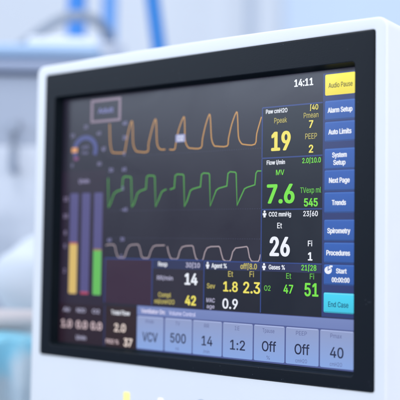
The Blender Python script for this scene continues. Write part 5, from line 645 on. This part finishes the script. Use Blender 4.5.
def soft_key(z1, z0, lines, col, edge, ink=WHITE, bold=.055, icon=False):
    bm = bmesh.new()
    plate(bm, 127.8, 153.3, z0, z1, Y2, .12, 1.1)
    if edge:
        plate(bm, 128.3, 153.2, z1 - 1.0, z1 - .45, Y3, .06, .2, 1)
        plate(bm, 128.3, 153.2, z0 + .25, z0 + .8, Y3, .06, .2, 2)
    o = mesh_object("soft_key", bm, [glow(*col, 1.0, tuple(min(255, int(c * 1.10)) for c in col)), glow(*(edge or col)), glow(*[int(c * .72) for c in col])], mon)
    items = [(t, x, z, h, w, ink, bold) for t, x, z, h, w in lines]
    lettering(o, items, 10.06)
    if icon:
        bm = bmesh.new()
        n = 28
        bm.faces.new([bm.verts.new(((131.5 + 3.1 * math.cos(2 * math.pi * k / n)) * MM, 10.06 * MM, (-39.5 + 2.9 * math.sin(2 * math.pi * k / n)) * MM)) for k in range(n)]).material_index = 0
        plate(bm, 132.6, 135.2, -37.2, -35.8, 10.04, .01, .2, 0)
        ribbon(bm, [(131.5, -36.9), (131.5, -39.5), (133.6, -38.4)], .7, 10.02, .01, 1)
        mesh_object("timer_icon", bm, [glow(*WHITE), glow(62, 92, 170)], o)
    return o

BLUE = (46, 88, 166); BE = (72, 114, 192)
soft_key(110.9, 94.6, [("Audio Pause", 140.9, 102.2, 3.9, 20.4)], (240, 222, 62), None, (66, 60, 26), .018)
soft_key(90.4, 75.5, [("Alarm Setup", 140.6, 83.0, 4.0, 21.0)], BLUE, BE)
soft_key(74.1, 58.8, [("Auto Limits", 140.6, 66.2, 4.0, 19.6)], BLUE, BE)
soft_key(53.4, 37.6, [("System", 140.4, 48.4, 3.9, 12.4), ("Setup", 140.4, 42.6, 3.9, 10.4)], BLUE, BE)
soft_key(36.9, 21.1, [("Next Page", 140.4, 29.0, 4.0, 17.6)], BLUE, BE)
soft_key(19.9, 4.2, [("Trends", 140.2, 12.0, 4.0, 12.0)], BLUE, BE)
soft_key(-1.0, -17.2, [("Spirometry", 140.2, -9.4, 4.0, 19.4)], BLUE, BE)
soft_key(-18.4, -33.9, [("Procedures", 139.8, -26.2, 4.0, 20.0)], BLUE, BE)
soft_key(-35.1, -50.6, [("Start", 142.6, -39.8, 3.8, 9.0), ("00:00:00", 142.0, -46.6, 3.7, 15.0)], BLUE, BE, icon=True)
soft_key(-56.5, -71.6, [("End Case", 140.2, -65.2, 4.0, 17.0)], (64, 196, 226), (120, 222, 240), (10, 74, 108), .02)

# --- bottom strip
bm = bmesh.new()
plate(bm, -56.8, 153.4, -114.2, -75.5, Y2, .1, .3, 0)
plate(bm, -56.6, 153.2, -83.8, -76.0, Y3, .08, .3, 1)
o = mesh_object("title_bar", bm, [glow(78, 90, 146), glow(88, 106, 168, 1.0, (118, 134, 188))], mon)
lettering(o, [("Ventilator On:", -38.6, -80.0, 3.7, 27.0, (226, 220, 246), .04), ("Volume Control", -7.0, -80.2, 3.7, 28.5, (198, 200, 240), .04)], Y4)

def setting_tile(x0, x1, top, value, vw, unit):
    bm = bmesh.new()
    plate(bm, x0, x1, -113.0, -84.6, Y3, .1, 1.2)
    plate(bm, x0 + .9, x1 - .9, -85.5, -85.0, Y4, .05, .2, 1)
    o = mesh_object("setting_tile", bm, [glow(136, 166, 224, 1.0, (144, 156, 198)), glow(176, 190, 236)], mon)
    c = (x0 + x1) / 2
    lettering(o, [(top[0], c - .6, -88.8, 3.2, top[1], GHOST, .0), (value, c, -101.2 if unit else -102.4, 8.0, vw, INK, .024)]
              + ([(unit[0], c - .6, -110.0, 2.9, unit[1], GHOST, .0)] if unit else []), 10.06)
setting_tile(-56.4, -26.8, ("Mode", 9.0), "VCV", 17.0, None)
setting_tile(-25.4, 3.6, ("TV", 4.6), "500", 16.6, ("ml", 3.6))
setting_tile(4.6, 34.2, ("RR", 5.0), "14", 11.0, ("/min", 6.6))
setting_tile(35.3, 64.2, ("I:E", 4.4), "1:2", 14.6, None)
setting_tile(65.4, 93.7, ("Tpause", 11.0), "Off", 13.2, ("%", 3.2))
setting_tile(94.9, 123.8, ("PEEP", 9.6), "Off", 13.2, ("cmH2O", 10.2))
setting_tile(125.0, 153.3, ("Pmax", 9.6), "40", 11.4, ("cmH2O", 10.2))

# --- indicators below the bezel
def indicator(x0, x1, z0, z1, m, r=1.6):
    bm = bmesh.new()
    loft(bm, [rr(x0, x1, z0, z1, r, 1.2, 5), rr(x0, x1, z0, z1, r, .5, 5), rr(x0 + .4, x1 - .4, z0 + .4, z1 - .4, r, .2, 5)], cap_last=True)
    return mesh_object("indicator_lamp", bm, m, mon, smooth=True)
indicator(-62.6, -55.4, -164.0, -150.4, glow(250, 246, 168, 1.1))
indicator(-24.6, -18.2, -162.0, -151.4, glow(250, 250, 255, 1.05))
bm = bmesh.new()
n = 32
for i in range(n):
    a, b = 2 * math.pi * i / n, 2 * math.pi * (i + 1) / n
    bm.faces.new([bm.verts.new(((21.3 + r * math.cos(t)) * MM, .78 * MM, (-155.0 + r * math.sin(t)) * MM)) for r, t in ((6.2, a), (7.2, a), (7.2, b), (6.2, b))])
mesh_object("power_mark", bm, surface("pale_grey_print", (0.55, 0.60, 0.70), 0.5), mon)

# support: column down to a base on the floor
FLOOR = -1.16
bm = bmesh.new()
tube(bm, [(0, .055, -.255), (0, .055, FLOOR + .06)], .032, 28)
mesh_object("support_column", bm, grey_metal, mon, smooth=True)
bm = bmesh.new()
box(bm, -.24, .24, -.14, .25, FLOOR + .001, FLOOR + .065, .02)
mesh_object("support_base", bm, white_plastic, mon, smooth=True)

# ------------------------------------------------------------------ camera
CAM = Vector((0.45135, -0.59947, -0.02232))
YAW, PITCH, ROLL = 0.62653, 0.051234, 0.014219
cy, sy, cp, sp = math.cos(YAW), math.sin(YAW), math.cos(PITCH), math.sin(PITCH)
fwd = Vector((-sy * cp, cy * cp, sp)); rgt = Vector((cy, sy, 0)); up = rgt.cross(fwd)
r2 = rgt * math.cos(ROLL) + up * math.sin(ROLL)
u2 = up * math.cos(ROLL) - rgt * math.sin(ROLL)
cam = bpy.data.cameras.new("camera")
co = bpy.data.objects.new("camera", cam)
COL.objects.link(co)
M = Matrix((r2, u2, -fwd)).transposed().to_4x4()
M.translation = CAM
co.matrix_world = M
cam.sensor_width = 36
cam.lens = 892.71 / 400 * 36
cam.clip_start = 0.02
cam.clip_end = 60
cam.dof.use_dof = True
cam.dof.focus_distance = 0.70
cam.dof.aperture_fstop = 3.3
cam.dof.aperture_blades = 0
scene.camera = co

# ------------------------------------------------------------------ the room behind (the ward's own axes: e1 sideways, e2 away)
e1 = Vector((cy, sy, 0)); e2 = Vector((-sy, cy, 0))
ORG = Vector((CAM.x, CAM.y, 0))
def ward(lat, dep, z):
    return ORG + e1 * lat + e2 * dep + Vector((0, 0, z))

def ward_obj(name, bm, mats, lat, dep, z, smooth=False, parent=None):
    """Link a mesh built round its own base point and stand it in the ward."""
    o = mesh_object(name, bm, mats, parent, smooth)
    o.location = ward(lat, dep, z)
    o.rotation_euler = (0, 0, YAW)
    return o

wall_mat = surface("pale_painted_wall", (0.74, 0.77, 0.82), 0.7, vary=0.03, vary_scale=2)
bm = bmesh.new()
box(bm, -2.6, 2.6, 0, .1, 0, 2.9)
tag(ward_obj("wall", bm, wall_mat, 0, 2.3, FLOOR), kind="structure")
bm = bmesh.new()
box(bm, 0, 2.4, -.02, -.003, .15, 2.7, .004, 2)
tag(ward_obj("wall_panel", bm, surface("light_blue_wall_panel", (0.62, 0.73, 0.88), 0.5, vary=0.02, vary_scale=2), .21, 2.3, FLOOR), kind="structure")
bm = bmesh.new()
box(bm, -3.2, 3.2, -3.4, 2.4, -.05, 0)
tag(ward_obj("floor", bm, surface("pale_vinyl_floor", (0.46, 0.52, 0.60), 0.35, vary=0.08, vary_scale=6), 0, 0, FLOOR), kind="structure")

# grey cabinet with its trim and handle
cab = empty("equipment_cabinet", ward(-.31, 1.2, FLOOR), "blurred blue-grey cabinet rising behind the left side of the monitor", "cabinet", rotz=YAW)
cab_mat = surface("blue_grey_enamel", (0.36, 0.40, 0.49), 0.5, vary=0.05, vary_scale=5)
bm = bmesh.new()
box(bm, -.33, .27, 0, .42, .06, 1.367, .008)
mesh_object("body", bm, cab_mat, cab, smooth=True)
bm = bmesh.new()
box(bm, -.30, .24, .03, .40, .0, .059)
mesh_object("plinth", bm, grey_metal, cab)
bm = bmesh.new()
box(bm, -.335, .17, -.012, .43, 1.3705, 1.386, .004)
mesh_object("top_trim", bm, surface("lavender_grey_trim", (0.42, 0.47, 0.61), 0.4, vary=0.03), cab, smooth=True)
bm = bmesh.new()
box(bm, -.345, .172, -.022, .43, 1.3865, 1.405, .006)
mesh_object("top_tray", bm, surface("light_blue_tray", (0.34, 0.48, 0.68), 0.35, vary=0.03), cab, smooth=True)
bm = bmesh.new()
tube(bm, [(.062, -.0075, 1.236), (.062, -.020, 1.238), (.062, -.022, 1.25), (.062, -.022, 1.262), (.062, -.022, 1.285), (.062, -.020, 1.296), (.062, -.0008, 1.298)], .006, 12)
mesh_object("handle", bm, surface("dark_grey_handle", (0.30, 0.34, 0.42), 0.4), cab, smooth=True)

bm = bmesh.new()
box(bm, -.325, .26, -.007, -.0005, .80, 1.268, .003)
mesh_object("lightened_front", bm, surface("lightened_grey_enamel", (0.46, 0.50, 0.58), 0.5, vary=0.04, vary_scale=7, alt=(0.60, 0.63, 0.70)), cab, smooth=True)  # light growing towards the cabinet's bottom, put into a paler front colour

# white slab standing in for the bright highlight along the tray
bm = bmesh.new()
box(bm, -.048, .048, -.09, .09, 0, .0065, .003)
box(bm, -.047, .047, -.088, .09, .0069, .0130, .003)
tag(ward_obj("highlight_slab", bm, surface("highlight_white", (0.86, 0.88, 0.92), 0.9, bump=0.3, bump_scale=900), -.190, 1.285, FLOOR + 1.4055, smooth=True),
    "white slab standing for the bright highlight on the light blue cabinet top", "towel")

# three blue posts
def post(lat, dep, z0, z1, r, col, label, name="blue_post", lean=0.0):
    t = empty(name, ward(lat, dep, z0), label, "post", "blue posts behind the monitor", YAW)
    bm = bmesh.new()
    tube(bm, [(0, 0, .012), (lean, 0, z1 - z0)], r, 24)
    mesh_object("shaft", bm, surface("blue_enamel_%d" % int(col[0] * 1000), col, 0.35, vary=0.04, vary_scale=20), t, smooth=True)
    bm = bmesh.new()
    tube(bm, [(0, 0, 0.0005), (0, 0, .0115)], r * 1.5, 24)
    mesh_object("foot_collar", bm, grey_metal, t, smooth=True)
    bm = bmesh.new()
    tube(bm, [(lean, 0, z1 - z0 + .0005), (lean, 0, z1 - z0 + .02)], [r * .95, r * .6], 24)
    mesh_object("end_cap", bm, grey_metal, t, smooth=True)
post(-.200, 1.40, .2455, .62, .0150, (0.008, 0.20, 0.64), "broad bright blue post above the white highlight slab")
post(-.154, 1.46, .2455, .62, .0128, (0.13, 0.36, 0.78), "softer mid-blue post between the other two, partly hidden by the grey canister")
post(-.0560, 1.26, .2080, .60, .0108, (0.001, 0.18, 0.56), "thin deep blue post leaning slightly, just above the top edge of the monitor", lean=-.055)

# pale grey canister that the hose runs into
can = empty("suction_canister", ward(-.1395, 1.33, .2455), "pale grey canister on the cabinet top at the right end of the hose", "canister", rotz=YAW)
bm = bmesh.new()
tube(bm, [(0, 0, 0), (0, 0, .004), (0, 0, .022), (0, 0, .024)], [.020, .022, .023, .022], 28)
mesh_object("jar", bm, surface("clouded_grey_plastic", (0.60, 0.64, 0.72), 0.3, vary=.03), can, smooth=True)
bm = bmesh.new()
tube(bm, [(0, 0, .0245), (0, 0, .031), (0, 0, .034)], [.024, .024, .018], 28)
mesh_object("lid", bm, surface("pale_lid", (0.70, 0.73, 0.80), 0.35), can, smooth=True)

# arching grey hose
hp = smooth_line([(-.300, 1.25, .2475), (-.268, 1.25, .249), (-.248, 1.25, .262), (-.222, 1.25, .282), (-.196, 1.25, .297), (-.172, 1.255, .302), (-.152, 1.27, .298), (-.139, 1.30, .287), (-.139, 1.325, .2796)], 6)
bm = bmesh.new()
tube(bm, [(a + .2, b - 1.25, c - .245) for a, b, c in hp], .0075, 14)
hose = ward_obj("breathing_hose", bm, surface("grey_rubber_hose", (0.27, 0.31, 0.38), 0.5, vary=.08, vary_scale=80), -.2, 1.25, .245, smooth=True)
tag(hose, "grey hose arching in front of the blue posts", "hose")

# small blue box beside the thin post
bx = empty("small_box", ward(-.100, 1.28, .2075), "small mid-blue box half hidden behind the monitor's top edge", "box", rotz=YAW)
bm = bmesh.new(); box(bm, -.0135, .0135, 0, .05, 0, .030, .003)
mesh_object("body", bm, surface("mid_blue_plastic", (0.16, 0.38, 0.80), 0.4), bx, smooth=True)
bm = bmesh.new(); box(bm, -.0145, .0145, -.001, .051, .0303, .037, .002)
mesh_object("lid", bm, surface("mid_blue_lid", (0.24, 0.46, 0.84), 0.4), bx, smooth=True)

# slim grey pole against the wall
pole = empty("drip_stand", ward(.120, 2.15, FLOOR), "slim grey pole standing before the pale wall, faint above the monitor", "stand", rotz=YAW)
bm = bmesh.new(); tube(bm, [(0, 0, .05), (0, 0, 2.05)], .013, 16)
mesh_object("pole", bm, surface("satin_grey_metal", (0.46, 0.52, 0.62), 0.35), pole, smooth=True)
for k in range(5):
    a = math.radians(20 + 72 * k)
    bm = bmesh.new()
    tube(bm, [(math.cos(a) * .02, math.sin(a) * .02, .04), (math.cos(a) * .14, math.sin(a) * .14, .04), (math.cos(a) * .14, math.sin(a) * .14, .005)], .010, 10)
    mesh_object("leg", bm, grey_metal, pole, smooth=True)

# trolley with linen at the lower left
tr = empty("linen_trolley", ward(-.46, 1.0, FLOOR), "pale trolley at lower left carrying the pillow and the cyan patterned drape", "trolley", rotz=YAW)
bm = bmesh.new(); box(bm, -.30, .25, -.02, .18, 1.0, 1.03, .006)
mesh_object("top", bm, surface("white_laminate", (0.78, 0.81, 0.86), 0.4, vary=.02), tr, smooth=True)
bm = bmesh.new(); box(bm, -.28, .23, .0, .16, .25, .275, .004)
mesh_object("lower_shelf", bm, surface("white_laminate", (0.78, 0.81, 0.86), 0.4), tr, smooth=True)
bm = bmesh.new(); box(bm, -.28, .23, -.012, .0, .30, .9995, .003)
mesh_object("front_panel", bm, surface("white_laminate", (0.78, 0.81, 0.86), 0.4), tr, smooth=True)
for sx in (-.285, .235):
    for sy_ in (-.005, .165):
        bm = bmesh.new(); tube(bm, [(sx, sy_, .06), (sx, sy_, 1.0)], .012, 12)
        leg = mesh_object("leg", bm, grey_metal, tr, smooth=True)
        bm = bmesh.new(); tube(bm, [(sx - .012, sy_, .03), (sx + .012, sy_, .03)], .028, 16)
        mesh_object("caster", bm, lip_plastic, leg, smooth=True)

def cloth(name, us, vs, fn, mat, thick=.002):
    bm = bmesh.new()
    g = [[bm.verts.new(fn(u / us, v / vs)) for v in range(vs + 1)] for u in range(us + 1)]
    for i in range(us):
        for j in range(vs):
            bm.faces.new((g[i][j], g[i + 1][j], g[i + 1][j + 1], g[i][j + 1]))
    bmesh.ops.solidify(bm, geom=bm.faces[:], thickness=thick)
    return bm

# cyan drape: lies over the trolley top and hangs down its front in folds
def drape(u, v):
    x = -.30 + .36 * u
    s_ = v * (.235 + .02 * math.sin(u * 13))
    fold = .014 * math.sin(u * 27 + 1.2 * math.sin(v * 4)) + .007 * math.sin(u * 61 + 2)
    if s_ < .09:
        return Vector((x, .06 - s_, .004 + .003 * math.sin(u * 17)))
    k = s_ - .09
    return Vector((x + .02 * k * math.sin(u * 9), -.036 - fold * min(1, k / .05) - .012, .002 - k))
bm = cloth("drape", 90, 60, drape, None)
dr = ward_obj("surgical_drape", bm, surface("cyan_cloth", (0.84, 0.92, 0.96), 0.85, bump=.3, bump_scale=700, vary=.05, vary_scale=13, alt=(0.42, 0.82, 0.94)), -.22, 1.0, FLOOR + 1.0335, smooth=True)
tag(dr, "white and cyan patterned drape hanging in folds over the trolley front", "drape")

# white pillow on the trolley, beige rolled towel in front of it
bm = bmesh.new()
bmesh.ops.create_uvsphere(bm, u_segments=40, v_segments=24, radius=1)
for v in bm.verts:
    x, y, z = v.co
    sgn = lambda t, p: math.copysign(abs(t) ** p, t)
    v.co = Vector((sgn(x, .85) * .105, sgn(y, .7) * .06, sgn(z, .9) * .057 + .057 + .004 * math.sin(x * 9 + y * 7)))
pw = ward_obj("pillow", bm, surface("white_linen", (0.74, 0.77, 0.82), 0.9, bump=.3, bump_scale=500), -.145, 1.10, FLOOR + 1.0375, smooth=True)
tag(pw, "plump white pillow on the trolley beside the monitor's left edge", "pillow")
bm = bmesh.new()
tube(bm, [(-.10, 0, .0117), (-.05, .003, .0118), (0, 0, .0117), (.05, .002, .0118), (.062, 0, .0117)], [.0112, .0115, .0114, .0115, .0108], 20)
tw = ward_obj("rolled_towel", bm, surface("pinkish_beige_towel", (0.60, 0.54, 0.54), 0.95, bump=.5, bump_scale=600, vary=.08, vary_scale=30), -.24, 1.005, FLOOR + 1.0405, smooth=True)
tag(tw, "pinkish beige rolled towel lying in front of the white pillow", "towel")

# ------------------------------------------------------------------ light: bright diffuse ward lighting and unseen fill lamps
w = bpy.data.worlds.new("World")
scene.world = w
w.use_nodes = True
nt = w.node_tree
bgn = nt.nodes["Background"]
tc = nt.nodes.new("ShaderNodeTexCoord")
sep = nt.nodes.new("ShaderNodeSeparateXYZ")
ramp = nt.nodes.new("ShaderNodeValToRGB")
mp = nt.nodes.new("ShaderNodeMapRange")
mp.inputs["From Min"].default_value = -1
mp.inputs["From Max"].default_value = 1
ramp.color_ramp.elements[0].position = 0.42
ramp.color_ramp.elements[0].color = (0.12, 0.15, 0.22, 1)
ramp.color_ramp.elements[1].position = 0.78
ramp.color_ramp.elements[1].color = (0.80, 0.92, 1.12, 1)
nt.links.new(tc.outputs["Generated"], sep.inputs[0])
nt.links.new(sep.outputs["Z"], mp.inputs["Value"])
nt.links.new(mp.outputs[0], ramp.inputs[0])
nt.links.new(ramp.outputs[0], bgn.inputs[0])
bgn.inputs[1].default_value = 0.85

def area(name, loc, target, size, power, color):
    l = bpy.data.lights.new(name, 'AREA')
    l.shape = 'RECTANGLE'
    l.size, l.size_y = size
    l.energy = power
    l.color = color
    o = bpy.data.objects.new(name, l)
    COL.objects.link(o)
    o.location = loc
    o.rotation_euler = (Vector(target) - Vector(loc)).to_track_quat('-Z', 'Y').to_euler()
    return o
area("display_haze_lamp", (-1.25, -1.65, .76), (-.05, 0, .06), (1.5, .7), 17, (0.70, 0.83, 1.0))  # unseen lamp placed so its reflection hazes the upper display
area("front_fill_lamp", (2.0, -1.5, 1.0), (.0, .0, 0), (1.4, 1.2), 32, (0.93, 0.955, 1.0))  # unseen lamp added at right front to brighten the housing
area("side_fill_lamp", (2.2, .6, .7), (.18, .05, 0), (1.2, 1.2), 15, (0.95, 0.965, 1.0))  # unseen lamp that brightens the monitor's right face
area("trolley_fill_lamp", (-.30, -.35, 1.25), (-.40, .1, -.25), (.4, .4), 6.0, (0.95, 0.97, 1.0))  # unseen lamp added overhead to brighten the drape
area("wall_fill_lamp", ward(.5, 1.3, 1.7), ward(.2, 2.3, .3), (1.6, .5), 4, (0.95, 0.97, 1.0))  # unseen lamp that brightens the wall behind

# ------------------------------------------------------------------ render settings
scene.render.engine = 'CYCLES'
scene.cycles.max_bounces = 6
scene.cycles.use_denoising = True
scene.view_settings.view_transform = 'Standard'
scene.view_settings.look = 'None'
scene.view_settings.exposure = 0
scene.view_settings.gamma = 1
